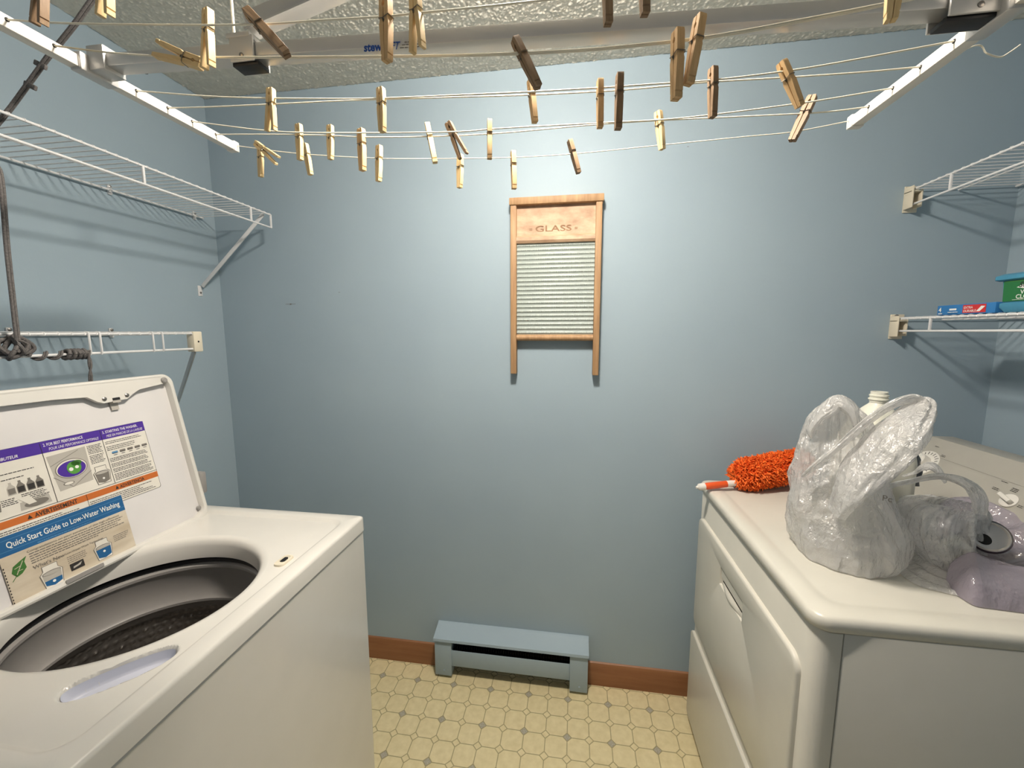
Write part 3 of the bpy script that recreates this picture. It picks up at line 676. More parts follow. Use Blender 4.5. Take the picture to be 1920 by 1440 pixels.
# top
bm = B(); zt = .914
def rr(o_, r, z): return [(a, b, z) for a, b in rrect(dx0-.006+o_, dy0-.006+o_, dx1-o_, dy1+.006-o_, r, 8)]
def rr2(o_, r, z): return [(a, b, z) for a, b in rrect(dx0+o_, dy0+o_, dx1-.06-o_+.04, dy1-o_, r, 8)]
loft(bm, [rr(.004, .03, .886), rr(0, .032, .889), rr(0, .032, .905), rr(.003, .03, .912), rr(.009, .027, zt+.001), rr2(.036, .03, zt+.001), rr2(.041, .028, zt-.0012), rr2(.05, .024, zt-.0015)]); obj('top_panel', bm, 'enamel_dryer', dr, smooth=60)
# door
DF = lambda a, b, d: (dx0-d, a, b)
def panel(po_list): 
    bm_ = B(); loft(bm_, [[DF(a, b, d) for a, b in po_] for po_, d in po_list], False, True); return bm_
def inset(y0_, z0_, y1_, z1_, r, k): return rrect(y0_+k, z0_+k, y1_-k, z1_-k, max(.002, r-k), 8)
yd0, yd1, zd0, zd1 = -.762, -.128, .408, .80
bm = B()
# door with a handle pocket hole: built as ring strips around the pocket
hy0, hy1, hz0, hz1 = -.514, -.350, .690, .745
outer = rrect(yd0, zd0, yd1, zd1, .032, 8)
def ringof(k, d, r=.032): return [DF(a, b, d) for a, b in inset(yd0, zd0, yd1, zd1, r, k)]
def ringh(k, d): return [DF(a, b, d) for a, b in rrect(hy0+k, hz0+k, hy1-k, hz1-k, .003, 8)]
loft(bm, [ringof(0, 0), ringof(0, .006), ringof(.002, .009), ringof(.007, .0105), ringh(-.001, .0105), ringh(.001, .0095), ringh(.002, .004), ringh(.004, .003)], False, True)
door = obj('door', bm, 'enamel_dryer', dr, smooth=45)
bm = B()
# handle insert: flat upper plate, scooped lower lip
prism(bm, rrect(hy0+.006, hz0+.026, hy1-.006, hz1-.005, .002), DF, .003, .0075)
n_ = 24; low = []
for k in range(n_+1):
    f = k/n_; a = hy0+.008+(hy1-hy0-.016)*f; low.append((a, .003+.011*math.sin(PI*f)))
rg = []
for zz, ex in ((hz0+.004, 1.0), (hz0+.010, 1.05), (hz0+.0145, .8)):
    rg.append([DF(a, zz, d*ex) for a, d in low]+[DF(a, zz, .0028) for a, d in low[::-1]])
loft(bm, rg); obj('door_handle', bm, 'enamel_dryer', door, smooth=50)
bm = B(); prism(bm, rrect(hy0+.012, hz0+.0148, hy1-.012, hz0+.0245, .001), DF, .0028, .0036); obj('handle_recess', bm, 'darkgap', door)
# toe panel
bm = B(); yt0, yt1, zt0, zt1 = -.785, -.106, .03, .365
def tr_(k, d): return [DF(a, b, d) for a, b in inset(yt0, zt0, yt1, zt1, .02, k)]
loft(bm, [tr_(0, 0), tr_(0, .006), tr_(.002, .0085), tr_(.006, .0095)], False, True); obj('toe_panel', bm, 'enamel_dryer', dr)
for x in (dx0+.06, dx1-.05):
    for y in (dy0+.05, dy1-.05):
        bm = B(); lathe(bm, [(.02, 0), (.02, .012), (.01, .03)], (x, y, 0)); obj('foot', bm, 'blackrub', dr)
# console
bm = B(); prof = [(2.46, .9145), (2.468, .93), (2.585, 1.078), (2.597, 1.087), (2.66, 1.087), (2.67, 1.08), (2.67, .9145)]
loft(bm, [[(a, dy0+.012, b) for a, b in prof], [(a, dy1+.03, b) for a, b in prof]]); con = obj('control_console', bm, 'consolegrey', dr)
A_ = Vector((2.468, 0, .93)); Bv = Vector((2.585, 0, 1.078)); CV = (Bv-A_).normalized(); CS = Vector((0, -1, 0)); CN = CS.cross(CV)
if CN.x > 0: CN = -CN
KF = lambda a, b, d: A_+CS*a+CV*b+CN*d      # a = -y, b up the slope
def onconsole(u_, v_):
    d = CR*((u_-960)/FPX)+CU*((720-v_)/FPX)+CF; t_ = (A_-CP).dot(CN)/d.dot(CN); q_ = CP+d*t_-A_; return q_.dot(CS), q_.dot(CV)
a1, b1 = onconsole(1730, 868); a2, b2 = onconsole(1893, 940)
bm = B(); c_ = KF(a1, b1, 0); lathe(bm, [(.046, 0), (.046, .0015), (.024, .0018), (.022, .022), (.018, .026)], c_, CN, 32); dial = obj('timer_dial', bm, 'white', con)
bm = B()
for k in range(24):
    an_ = 2*PI*k/24; 
    if 10 < k < 14: continue
    r0, r1 = .033, .041+.002*(k % 2)
    bar(bm, KF(a1+r0*math.cos(an_), b1+r0*math.sin(an_), .0018), KF(a1+r1*math.cos(an_), b1+r1*math.sin(an_), .0018), .0018, .0004, up=CN)
obj('dial_marks', bm, 'print_black', dial)
bm = B(); c_ = KF(a2, b2, 0); lathe(bm, [(.019, 0), (.019, .004), (.015, .006)], c_, CN, 24); kn = obj('selector_knob', bm, 'white', con)
bm = B(); bar(bm, KF(a2-.019, b2+.006, .011), KF(a2+.015, b2-.005, .011), .010, .014, up=CN, bev=.002); obj('knob_grip', bm, 'white', kn)
sh = Sheet(KF, ['print_grey', 'print_black'])
for (u_, v_, n_, wd) in ((1757, 838, 1, .014), (1770, 855, 2, .016), (1868, 916, 2, .016), (1905, 918, 3, .016), (1915, 950, 2, .014), (1885, 905, 1, .02)):
    a, b = onconsole(u_, v_); sh.small(a-wd/2, b, a+wd/2, n_, .004, .0016, 'print_black')
a, b = onconsole(1800, 880); sh.rect(.1, b+.012, .76, b+.0126, 'print_grey', 1)
sh.build('console_print', con)

# ================================================================== ceiling-hung drying rack
rk = thing('clothes_drying_rack', 'ceiling-hung pulley drying rack with white nylon lines and clothespins', 'drying rack', (1.31, -.9, 1.83))
# arms
def arm(x, z, y0_, y1_, s_):
    bm = B(); bar(bm, (x-s_*.003, y0_, z), (x-s_*.003, y1_, z), .018, .018, bev=.0012); a_ = obj('arm', bm, 'armwhite', rk, label='white slotted line arm')
    bm = B(); box(bm, (x-s_*.003-.011, y1_-.012, z-.011), (x-s_*.003+.011, y1_+.003, z+.011), .002); obj('end_cap', bm, 'white', a_)
    return a_
XL, ZL, XR, ZR, YA = .668, 1.85, 1.957, 1.80, -.632
aL = arm(XL, ZL-.0, -1.75, YA, 1); aR = arm(XR, ZR, -1.75, -.655, -1)
holesL = [(442, 277), (402, 254), (358, 230), (308, 205), (250, 173), (172, 131), (92, 90), (2, 42)]
holesR = [(1592, 231), (1635, 202), (1684, 167), (1740, 127), (1807, 79), None, None, None]
yl = [-.636-.056*k for k in range(8)]; yl = [-.636, -.692, -.749, -.801, -.859, -.915, -.978, -1.031]
yr = [-.660, -.708, -.763, -.816, -.870, -.925, -.980, -1.035]
for (ys, x, z, s_, a_) in ((yl, XL, ZL, 1, aL), (yr, XR, ZR, -1, aR)):
    for y in ys+[-1.09, -1.145, -1.2, -1.255]:
        bm = B(); lathe(bm, [(.0028, 0), (.0028, .0006)], (x+s_*.006, y, z+.002), (s_, 0, 0), 8); obj('line_hole', bm, 'darkgap', a_)
# strings: (left index, right index, photo waypoints)
strings = [
 (0, 0, [(560, 288), (715, 297), (860, 297), (965, 295), (1080, 288), (1240, 272), (1400, 256), (1490, 247)]),
 (1, 1, [(520, 252), (620, 254), (683, 257), (800, 256), (933, 250), (1100, 235), (1233, 226), (1444, 216), (1549, 210)]),
 (2, 2, [(480, 243), (553, 248), (683, 249), (857, 247), (933, 241), (1133, 230), (1233, 225), (1327, 216), (1519, 191)]),
 (3, 3, [(383, 201), (497, 196), (640, 189), (720, 186), (860, 182), (993, 178), (1133, 171), (1233, 163), (1327, 154), (1462, 146), (1612, 136)]),
 (4, 4, [(383, 180), (497, 184), (640, 185), (720, 184), (860, 178), (993, 172), (1133, 164), (1233, 157), (1327, 151), (1462, 135), (1575, 117)]),
 (6, 6, [(200, 98), (300, 105), (420, 108), (600, 108), (720, 107), (850, 105), (965, 102), (1100, 95), (1200, 86), (1300, 75), (1400, 60), (1500, 41), (1650, 12)]),
 (6, 6, [(200, 98), (300, 105), (420, 107), (600, 106), (720, 105), (850, 103), (965, 99), (1100, 92), (1200, 83), (1300, 72), (1400, 56), (1500, 37), (1650, 8)]),
 (7, 7, [(133, 44), (367, 47), (500, 45), (600, 38), (717, 31), (787, 24), (900, 13), (1000, 2), (1100, -11)]),
]
SPATH = []
for k, (i, j, wp) in enumerate(strings):
    a = Vector((XL+.006, yl[i], ZL+.002)); b = Vector((XR-.006, yr[j], ZR+.002))
    pts = [a]
    for (u_, v_) in wp:
        # vertical plane through both ends
        d = CR*((u_-960)/FPX)+CU*((720-v_)/FPX)+CF; n2 = Vector((b.y-a.y, -(b.x-a.x), 0)); t_ = (a-CP).dot(n2)/d.dot(n2); pts.append(CP+d*t_)
    pts.append(b)
    SPATH.append(pts)
    bm = B(); tube(bm, smoothpath(pts, 4), .0009 if k == 0 else .0012, 6); obj('line', bm, 'line', rk)
# three more lines that run nearer, above the picture
for k in range(4):
    y_ = -1.09-.055*k; a = Vector((XL+.006, y_, ZL)); b = Vector((XR-.006, y_, ZR)); pts = [a.lerp(b, f/8)-Vector((0, 0, .035*math.sin(PI*f/8))) for f in range(9)]
    bm = B(); tube(bm, pts, .0012, 6); obj('line', bm, 'line', rk); SPATH.append(pts)
def string_y(k, u_, v_):
    pts = SPATH[k]; a, b = pts[0], pts[-1]; d = CR*((u_-960)/FPX)+CU*((720-v_)/FPX)+CF
    n2 = Vector((b.y-a.y, -(b.x-a.x), 0)); t_ = (a-CP).dot(n2)/d.dot(n2); return (CP+d*t_).y
# crossbar
XY = -.92
cb = [Vector((.70, XY, 1.857)), Vector((1.93, XY+.0, 1.812))]
bm = B(); bar(bm, cb[0], cb[1], .026, .019, bev=.0012); cr = obj('crossbar', bm, 'alu', rk)
dcb = (cb[1]-cb[0]).normalized(); ucb = Vector((0, -1, 0)).cross(dcb).normalized()
if ucb.z < 0: ucb = -ucb
px0 = at(683, 96, y=XY-.013)
LFr = lambda a, b, d: px0+dcb*a+ucb*b+Vector((0, -1, 0))*d
sh = Sheet(LFr, ['logoblue', 'print_grey'])
sh.text('stewi', 0, -.001, .0155, 'logoblue', bold=.035, width=.030); sh.text('LIFT', .032, -.001, .0145, 'logoblue', bold=.01, shear=.3, width=.023)
sh.small(.062, .007, .088, 1, .003, .0014, 'print_grey'); sh.small(.058, .0035, .088, 1, .003, .0014, 'print_grey', rag=0); sh.small(.055, 0, .088, 1, .003, .0014, 'print_grey', rag=0)
sh.build('printed_logo', cr)
bm = B(); lathe(bm, [(.004, 0), (.004, .0006)], at(272, 136, z=1.8465), (0, 0, -1), 12); obj('drain_hole', bm, 'darkgap', cr)
# corner joints
for (xa, z, s_, arm_) in ((XL, ZL, 1, aL), (XR, ZR, -1, aR)):
    bm = B(); box(bm, (xa-.011, XY-.028, z-.013), (xa+.011, XY+.028, z+.014), .002)
    box(bm, (xa+.008*s_, XY-.017, z-.009) if s_ > 0 else (xa-.04, XY-.017, z-.005), (xa+.04, XY+.017, z+.028) if s_ > 0 else (xa-.008, XY+.017, z+.038), .002)
    obj('corner_joint', bm, 'alu', rk)
# hanger blocks with black pads
def hanger(x, z, w_):
    bm = B(); box(bm, (x-w_/2, XY-.018, z-.020), (x+w_/2, XY-.0142, z+.016), .0015); box(bm, (x-w_/2, XY+.0142, z-.020), (x+w_/2, XY+.018, z+.016), .0015)
    box(bm, (x-w_/2-.004, XY-.019, z+.013), (x+w_/2-.004, XY+.019, z+.020), .0015)
    h_ = obj('hanger_clamp', bm, 'alu', rk)
    bm = B(); box(bm, (x-w_/2, XY-.0135, z-.024), (x+w_/2+.004, XY+.010, z-.018), .001); obj('black_pad', bm, 'blackrub', h_)
    bm = B(); lathe(bm, [(.0035, 0), (.0035, .001), (.001, .002)], (x, XY-.018, z-.012), (0, -1, 0), 10); obj('rivet', bm, 'screw', h_)
hanger(.955, 1.849, .040); hanger(1.925, 1.813, .062)
# folding scissor braces above the crossbar
for p_, q_ in (((.960, XY, 1.888), (1.60, XY, 2.045)), ((1.955, XY+.03, 1.855), (1.25, XY+.03, 2.03))):
    bm = B(); bar(bm, p_, q_, .026, .024, bev=.0015); bar(bm, Vector(p_)+Vector((0, -.0135, -.0125)), Vector(q_)+Vector((0, -.0135, -.0125)), .0025, .0025); sb_ = obj('scissor_brace', bm, 'alu', rk)
    bm = B(); lathe(bm, [(.006, 0), (.006, .002), (.003, .003)], Vector(p_).lerp(Vector(q_), .02)+Vector((0, -.013, 0)), (0, -1, 0), 12); obj('rivet', bm, 'screw', sb_)
bm = B(); ctop = at(463, 0, y=XY+.0); dcd = Vector((.930, XY, 1.874)); tube(bm, [dcd, Vector((.930, XY, H-.02))], .0022, 8); obj('hoist_cord', bm, 'line', rk)
bm = B(); box(bm, (.90, XY-.02, H-.035), (.96, XY+.02, H-.0005), .003); obj('ceiling_mount', bm, 'alu', rk)
bm = B(); tube(bm, [(1.92, XY, 1.84), (1.92, XY, H-.02)], .0022, 8); obj('hoist_cord', bm, 'line', rk)
bm = B(); box(bm, (1.89, XY-.02, H-.035), (1.95, XY+.02, H-.0005), .003); obj('ceiling_mount', bm, 'alu', rk)
# loose end on the right, small hook of line on the left
bm = B(); tube(bm, smoothpath([(XR+.006, -.80, 1.802)]+[at(u_, v_, y=-.78) for u_, v_ in ((1827, 86), (1850, 100), (1875, 107), (1893, 98), (1913, 84))], 6), .0011, 6); obj('line_end', bm, 'line', rk)

# ================================================================== clothespins
def make_peg(mat, wide):
    """origin at the grip end (top); hangs to -Z; the two legs open in Y, broad faces along X"""
    root = bpy.data.objects.new('clothespin', None); COL.objects.link(root); root.empty_display_size = .02
    L_ = .078
    for s_ in (-1, 1):
        bm = B()
        # outline in (y,z): inner then outer
        pr_ = [(.0006, 0), (.0006, -.008), (.0022, -.010), (.0022, -.013), (.0006, -.015), (.0010, -.026), (.0018, -.029), (.0018, -.032), (.0010, -.034), (.0042, -L_+.001), (.0052, -L_), (.0098, -L_), (.0098, -L_+.006), (.0086, -L_+.0065), (.0098, -L_+.008), (.0088, -.034), (.0072, -.031), (.0070, -.027), (.0082, -.025), (.0078, -.004), (.0066, 0)]
        ang = 0.045
        rg = []
        for x in (-.005, -.0046, .0046, .005):
            k = .0004 if abs(x) == .005 else 0
            ring = []
            for (y, z) in pr_:
                yy = y if not k else (y-k if y > .005 else y+k*.5)
                y2 = yy; z2 = z
                if z < -.03: y2 = yy+(-.03-z)*(.055 if wide else -.085)
                ring.append((x, s_*y2, z2))
            rg.append(ring)
        loft(bm, rg); leg = obj('leg', bm, mat, None, smooth=30); leg.parent = root
    bm = B(); pts = [(-.0058+.0116*k/40, .0016*math.cos(k*1.9), -.0305+.0022*math.sin(k*1.9)) for k in range(41)]
    tube(bm, pts, .0006, 4)
    for s_ in (-1, 1):
        tube(bm, [(-.0056, 0, -.0285), (-.0058, s_*.006, -.0275), (-.0054, s_*.0082, -.0265), (.0054, s_*.0082, -.0265), (.0058, s_*.006, -.0275), (.0056, 0, -.0285)], .0006, 4)
    sp = obj('spring', bm, 'spring', None); sp.parent = root
    return root
PROTO = {}; 
def place_peg(k, x1, y1, x2, y2, psi, tone, label, group, dy=0):
    """k = line, (x1,y1) grip end and (x2,y2) free end in the photo, psi turn about own axis (deg)"""
    f = .2 if k != 99 else 0
    yy = string_y(k, x1+(x2-x1)*.22, y1+(y2-y1)*.22)+dy
    p1 = at(x1, y1, y=yy); p2 = at(x2, y2, y=yy); dz = (p1-p2); L_ = dz.length; sc = min(1.12, max(.86, L_/.078))
    wide = x1 in (508, 379, 840, 390, 80, 200, 778, 479); key = (tone, wide)
    if key not in PROTO: root = PROTO[key] = make_peg('peg%d' % tone, wide)
    else:
        src = PROTO[key]; root = src.copy(); COL.objects.link(root)
        for c in list(src.children):
            c2_ = c.copy(); COL.objects.link(c2_); c2_.parent = root
    zz = dz.normalized(); xx = Vector((0, 1, 0)).cross(zz).normalized(); y3 = zz.cross(xx)
    mt = Matrix((xx, y3, zz)).transposed().to_4x4() @ Matrix.Rotation(math.radians(psi), 4, 'Z') @ Matrix.Scale(sc, 4)
    mt.translation = p1; root.matrix_basis = mt
    tag(root, label, 'clothespin', group)
G = ['clothespins on the farthest line', 'clothespins on the second and third lines', 'clothespins on the fourth and fifth lines', 'clothespins on the nearer lines']
pegs = [
 (0, 488, 274, 489, 324, 70, 0, 'pale clothespin hanging under the crosswise one, near the left arm tip', 0, 0),
 (0, 479, 268, 514, 296, 80, 0, 'pale clothespin lying crosswise over another near the left arm tip', 0, -.012),
 (1, 560, 233, 563, 300, 75, 0, 'pale clothespin on the second line, first from the left arm there', 1, 0),
 (0, 572, 270, 581, 320, 70, 0, 'small pale clothespin tilted on the farthest line, just below the first of the line above', 0, 0),
 (1, 619, 235, 620, 297, 75, 0, 'pale clothespin with splayed legs, second from the left on the second line', 1, 0),
 (1, 677, 242, 680, 320, 65, 1, 'honey coloured clothespin, third from the left on the second line', 1, 0),
 (0, 711, 273, 710, 340, 60, 0, 'pale clothespin hanging lowest left of centre on the farthest line', 0, 0),
 (1, 801, 232, 816, 305, 20, 0, 'pale clothespin leaning right, just left of the dark leaning one', 1, 0),
 (1, 840, 230, 869, 293, 75, 2, 'shaded brown clothespin leaning right with open legs, left of centre', 1, 0),
 (0, 863, 290, 862, 341, 60, 0, 'short pale clothespin just below the dark leaning one', 0, 0),
 (2, 918, 225, 918, 290, 15, 1, 'upright honey clothespin alone between the dark leaning one and the washboard', 1, 0),
 (0, 962, 284, 964, 354, 20, 1, 'orange-toned clothespin hanging just above the washboard\'s left corner', 0, 0),
 (0, 1068, 263, 1084, 321, 20, 2, 'small shaded brown clothespin tilted above the middle of the washboard', 0, 0),
 (1, 1234, 209, 1241, 277, 40, 0, 'pale clothespin on the second line, right of the washboard', 1, 0),
 (1, 1524, 180, 1485, 264, 50, 2, 'clothespin leaning left, nearest the tip of the right arm', 1, 0),
 (4, 508, 166, 508, 241, 80, 0, 'pale clothespin with open legs beside the back left corner of the ceiling', 2, 0),
 (4, 714, 165, 717, 246, 70, 0, 'pale clothespin below the blue lettering of the crossbar', 2, 0),
 (3, 994, 150, 1003, 228, 25, 1, 'honey clothespin half behind the leaning grey-brown one', 2, 0),
 (4, 1125, 150, 1125, 236, 10, 1, 'left one of two upright clothespins side by side above the washboard', 2, 0),
 (4, 1162, 139, 1159, 242, 8, 2, 'right one of two upright clothespins side by side above the washboard', 2, -.02),
 (4, 1337, 127, 1336, 218, 20, 2, 'shaded reddish-brown upright clothespin right of the tall pair', 2, 0),
 (4, 1465, 116, 1497, 192, 20, 1, 'clothespin leaning right near the right arm, above the left-leaning one', 2, 0),
 (5, 390, 18, 390, 127, 70, 0, 'large pale upright clothespin between the left joint and the clamp', 3, -.01),
 (5, 379, 121, 294, 92, 85, 0, 'pale clothespin lying sideways with its open legs pointing left', 3, 0),
 (7, 463, 22, 538, 102, 25, 2, 'shaded brown clothespin leaning steeply in front of the white hoist cord', 3, 0),
 (7, 723, -8, 726, 115, 68, 1, 'large brown clothespin covering part of the blue lettering', 3, 0),
 (7, 778, -22, 783, 94, 65, 0, 'clothespin just right of the blue lettering, cut by the top of the picture', 3, 0),
 (5, 965, 73, 1009, 163, 25, 2, 'shaded grey-brown clothespin leaning right in front of the honey one', 3, 0),
 (5, 1271, 57, 1268, 186, 18, 1, 'large upright clothespin, left one of the big pair right of centre', 3, -.02),
 (5, 1313, 30, 1291, 158, 20, 1, 'large clothespin leaning left, right one of the big pair right of centre', 3, -.02),
 (7, 1137, -80, 1140, 32, 12, 2, 'dark clothespin end poking in at the top above the washboard', 3, 0),
 (7, 1206, -100, 1209, 8, 12, 2, 'clothespin tip barely showing at the top edge right of centre', 3, 0),
 (7, 1688, -100, 1673, 16, 75, 0, 'pale clothespin tip at the top edge beside the right clamp', 3, 0),
 (8, 80, -75, 73, 46, 80, 2, 'dark clothespin with legs apart in the top left corner', 3, 0),
 (8, 200, -95, 197, 30, 80, 0, 'pale clothespin with legs apart at the top edge beside the grey rope', 3, 0),
]
for (k, x1, y1, x2, y2, psi, tone, lab, g, dy) in pegs: place_peg(k, x1, y1, x2, y2, psi, tone, lab, G[g], dy)

# ================================================================== grey rope from the pulley to the lower shelf
rp = thing('hoist_rope', 'dark grey braided rope running past the left arm and knotted round the lower wire shelf', 'rope', (.33, -.8, 1.9))
def strand_pair(pts, r, n=6, tw=.0):
    bm_ = B(); P_ = smoothpath(pts, n); fr_ = frames(P_); 
    for ph in (0, PI):
        tube(bm_, [p+a*math.cos(ph+i*tw)*r*.95+b*math.sin(ph+i*tw)*r*.95 for i, (p, a, b) in enumerate(fr_)], r, 8)
    return bm_
ya = -.80
q0 = at(173, 0, y=ya); top_ = q0+(q0-at(60, 150, y=ya)).normalized()*.16; top_.z = min(top_.z, H)
up = [top_, q0, at(143, 42, y=ya), at(107, 87, y=ya), at(88, 110, y=ya), at(55, 155, y=ya), at(22, 200, y=ya), at(-25, 262, y=-.82), at(-12, 300, y=-.84), at(2, 335, y=-.855), at(14, 470, y=-.86), at(33, 638, y=-.865)]
obj('rope', strand_pair(up, .0027, 6), 'rope', rp)
for u_, v_ in ((78, 119), (59, 158)):
    c_ = at(u_, v_, y=ya); bm = B(); bar(bm, c_-Vector((.016, 0, -.004)), c_+Vector((.010, 0, -.009)), .010, .006, up=(0, -1, 0), bev=.002); obj('cord_clip', bm, 'rope', rp)
bm = B(); xs_ = .312
c0 = at(22, 652, x=xs_)
# big knot: several crossing loops
random.seed(3)
for k in range(6):
    a0 = k*1.05; pts = []
    for j in range(15):
        a = 2*PI*j/14; tilt = a0
        v3 = Vector((.020*math.cos(a)*math.cos(tilt)*.9, .026*math.cos(a)*math.sin(tilt)+.006*math.sin(2*a), .019*math.sin(a)))
        pts.append(c0+v3+Vector((-.004, -.004+.003*k, .0025*(k-2))))
    tube(bm, smoothpath(pts, 3), .0038, 8)
obj('knot', bm, 'rope', rp)
# spiral along the lip rail
ymid0, ymid1 = at(48, 660, x=.306).y, at(125, 663, x=.306).y
zlip = 1.371; pts = []
for j in range(60):
    f = j/59; y = ymid0+(ymid1-ymid0)*f; a = f*2*PI*2.6; pts.append((.305+.0075*math.cos(a), y, zlip+.0075*math.sin(a)))
bm = strand_pair(pts, .0022, 1); obj('rope_wrap', bm, 'rope', rp)
c1 = at(142, 660, x=.306); bm = B()
for k in range(5):
    y = c1.y-.018+.009*k; pts = [(.305+.010*math.cos(2*PI*j/12), y+.003*math.sin(2*PI*j/12+k), zlip+.010*math.sin(2*PI*j/12)) for j in range(13)]
    tube(bm, pts, .0038, 8)
obj('knot', bm, 'rope', rp)
e0 = c1+Vector((.008, .022, 0)); pts = [e0, at(166, 662, x=.315), at(169, 685, x=.318), at(170, 712, x=.318), at(172, 760, x=.318)]
bm = strand_pair(pts, .0022, 6, .5); obj('rope_tail', bm, 'rope', rp)

# ================================================================== duster
du_ = thing('duster', 'orange fluffy duster with white collar lying on the far corner of the dryer', 'duster', (2.05, -.17, .92))
hA = Vector((1.868, -.205, .928)); hB = Vector((1.985, -.178, .938)); ax = (hB-hA).normalized()
bm = B(); tube(bm, [hA+ax*.012, hA+ax*.02, hA+ax*.085, hA+ax*.09], [.0095, .011, .0105, .009], 16); obj('handle', bm, 'orangeplastic', du_)
bm = B(); tube(bm, [hA-ax*.010, hA-ax*.006, hA+ax*.012, hA+ax*.0125], [.006, .0105, .0115, .010], 16)
tube(bm, [hA-ax*.016, hA-ax*.004], [.004, .006], 10); obj('end_cap', bm, 'white', du_)
bm = B(); tube(bm, [hA+ax*.085, hA+ax*.125], [.0105, .0085], 16); obj('collar', bm, 'white', du_)
dA = hA+ax*.112+Vector((0, 0, .022)); dB = Vector((2.235, -.085, .985)); rnd = random.Random(5)
bm = B(); dax = (dB-dA).normalized(); du1 = dax.orthogonal().normalized(); du2 = dax.cross(du1)
def drad(f): return .050*min(1, (f/.16)**.5 if f > 0 else 0)*min(1, ((1-f)/.12)**.5 if f < 1 else 0)+.004
tube(bm, [dA.lerp(dB, k/10) for k in range(11)], [drad(k/10)*.72 for k in range(11)], 14)
for k in range(5200):
    f = rnd.random(); c_ = dA.lerp(dB, f); a = rnd.random()*2*PI; R0 = drad(f)
    rd = du1*math.cos(a)+du2*math.sin(a); tn = rd.cross(dax)
    base_ = c_+rd*R0*.62; ln = rnd.uniform(.014, .026)
    dr_ = (rd+dax*rnd.uniform(-.6, .6)+tn*rnd.uniform(-.6, .6)).normalized()
    sd = dr_.orthogonal().normalized(); sd = (Matrix.Rotation(rnd.random()*6.28, 3, dr_) @ sd); 
    pts = [base_, base_+dr_*ln*.5+sd*.003, base_+dr_*ln*.85-sd*.003, base_+dr_*ln-sd*.006-Vector((0, 0, .001))]
    pts = [p if p.z > .9155 else Vector((p.x, p.y, .9155+abs(p.z-.9155)*.1)) for p in pts]
    tube(bm, pts, [.0016, .0022, .002, .001], 3, caps=False)
obj('duster_head', bm, 'orange', du_, smooth=80)

# ================================================================== bags and contents on the dryer
ZD = .9135
def vplane(u_, v_, c):
    """point seen at (u_,v_) on the upright plane through c facing the camera"""
    n2 = Vector((c[0]-CP.x, c[1]-CP.y, 0)).normalized(); d = CR*((u_-960)/FPX)+CU*((720-v_)/FPX)+CF
    return CP+d*((Vector(c)-CP).dot(n2)/d.dot(n2))
def bagmesh(c, rows, depth, NS=220, fold=.05, seed=0, sub=7, nsc=14, dmp=.010, capt=False, base=True):
    """rows: (v px, left px, right px) from the bottom up"""
    c = Vector(c); n2 = Vector((c.x-CP.x, c.y-CP.y, 0)).normalized(); rt = Vector((n2.y, -n2.x, 0))
    ctr = []
    for (v_, a, b) in rows:
        A = vplane(a, v_, c); D = vplane(b, v_, c); mid = (A+D)/2; ctr.append((mid, (D-A).length/2))
    rings = []
    n = len(ctr)
    for i in range(n-1):
        for s_ in range(sub if i < n-2 else sub+1):
            f = s_/sub
            def cat(g):
                p0 = g(max(i-1, 0)); p1 = g(i); p2 = g(i+1); p3 = g(min(i+2, n-1))
                return .5*((2*p1)+(p2-p0)*f+(2*p0-5*p1+4*p2-p3)*f*f+(3*p1-p0-3*p2+p3)*f**3)
            mid = cat(lambda q: ctr[q][0]); hw = max(.002, cat(lambda q: ctr[q][1]))
            hf = (i+f)/(n-1); dp = depth(hf)*hw
            ring = []
            for k in range(NS):
                a = 2*PI*k/NS; p = mid+rt*math.cos(a)*hw+n2*math.sin(a)*dp
                fo = 0
                q = Vector((a*1.3+seed, mid.z*5+seed*2, seed)); 
                fo += fold*hw*(.5-abs(noise.noise(Vector((math.cos(a)*2.6+seed, math.sin(a)*2.6, mid.z*4)))))*2*(.3+hf)
                rdn = (rt*math.cos(a)+n2*math.sin(a))
                cz = noise.noise(Vector((p.x*nsc+seed, p.y*nsc, p.z*nsc))); rz = (1-2*abs(noise.noise(Vector((p.x*nsc*1.7, p.y*nsc*1.7+seed, p.z*nsc)))))
                r3_ = 1-2*abs(noise.noise(Vector((p.x*46, p.y*46+seed, p.z*26)))); r4_ = 1-2.4*abs(noise.noise(Vector((p.x*22-p.z*16, p.y*22+seed*3, p.z*16+p.x*9))))
                p = p+rdn*(fo-fold*hw*.4+dmp*cz+dmp*.6*rz+dmp*.3*r3_+dmp*.45*r4_+dmp*(.25+1.1*hf)*(1-2.4*abs(noise.noise(Vector((math.cos(a)*6+mid.z*5, math.sin(a)*6, mid.z*7+seed))))))
                if p.z < ZD+.001: p.z = ZD+.001
                ring.append(p)
            rings.append(ring)
    bm_ = B(); loft(bm_, rings, base, capt); return bm_
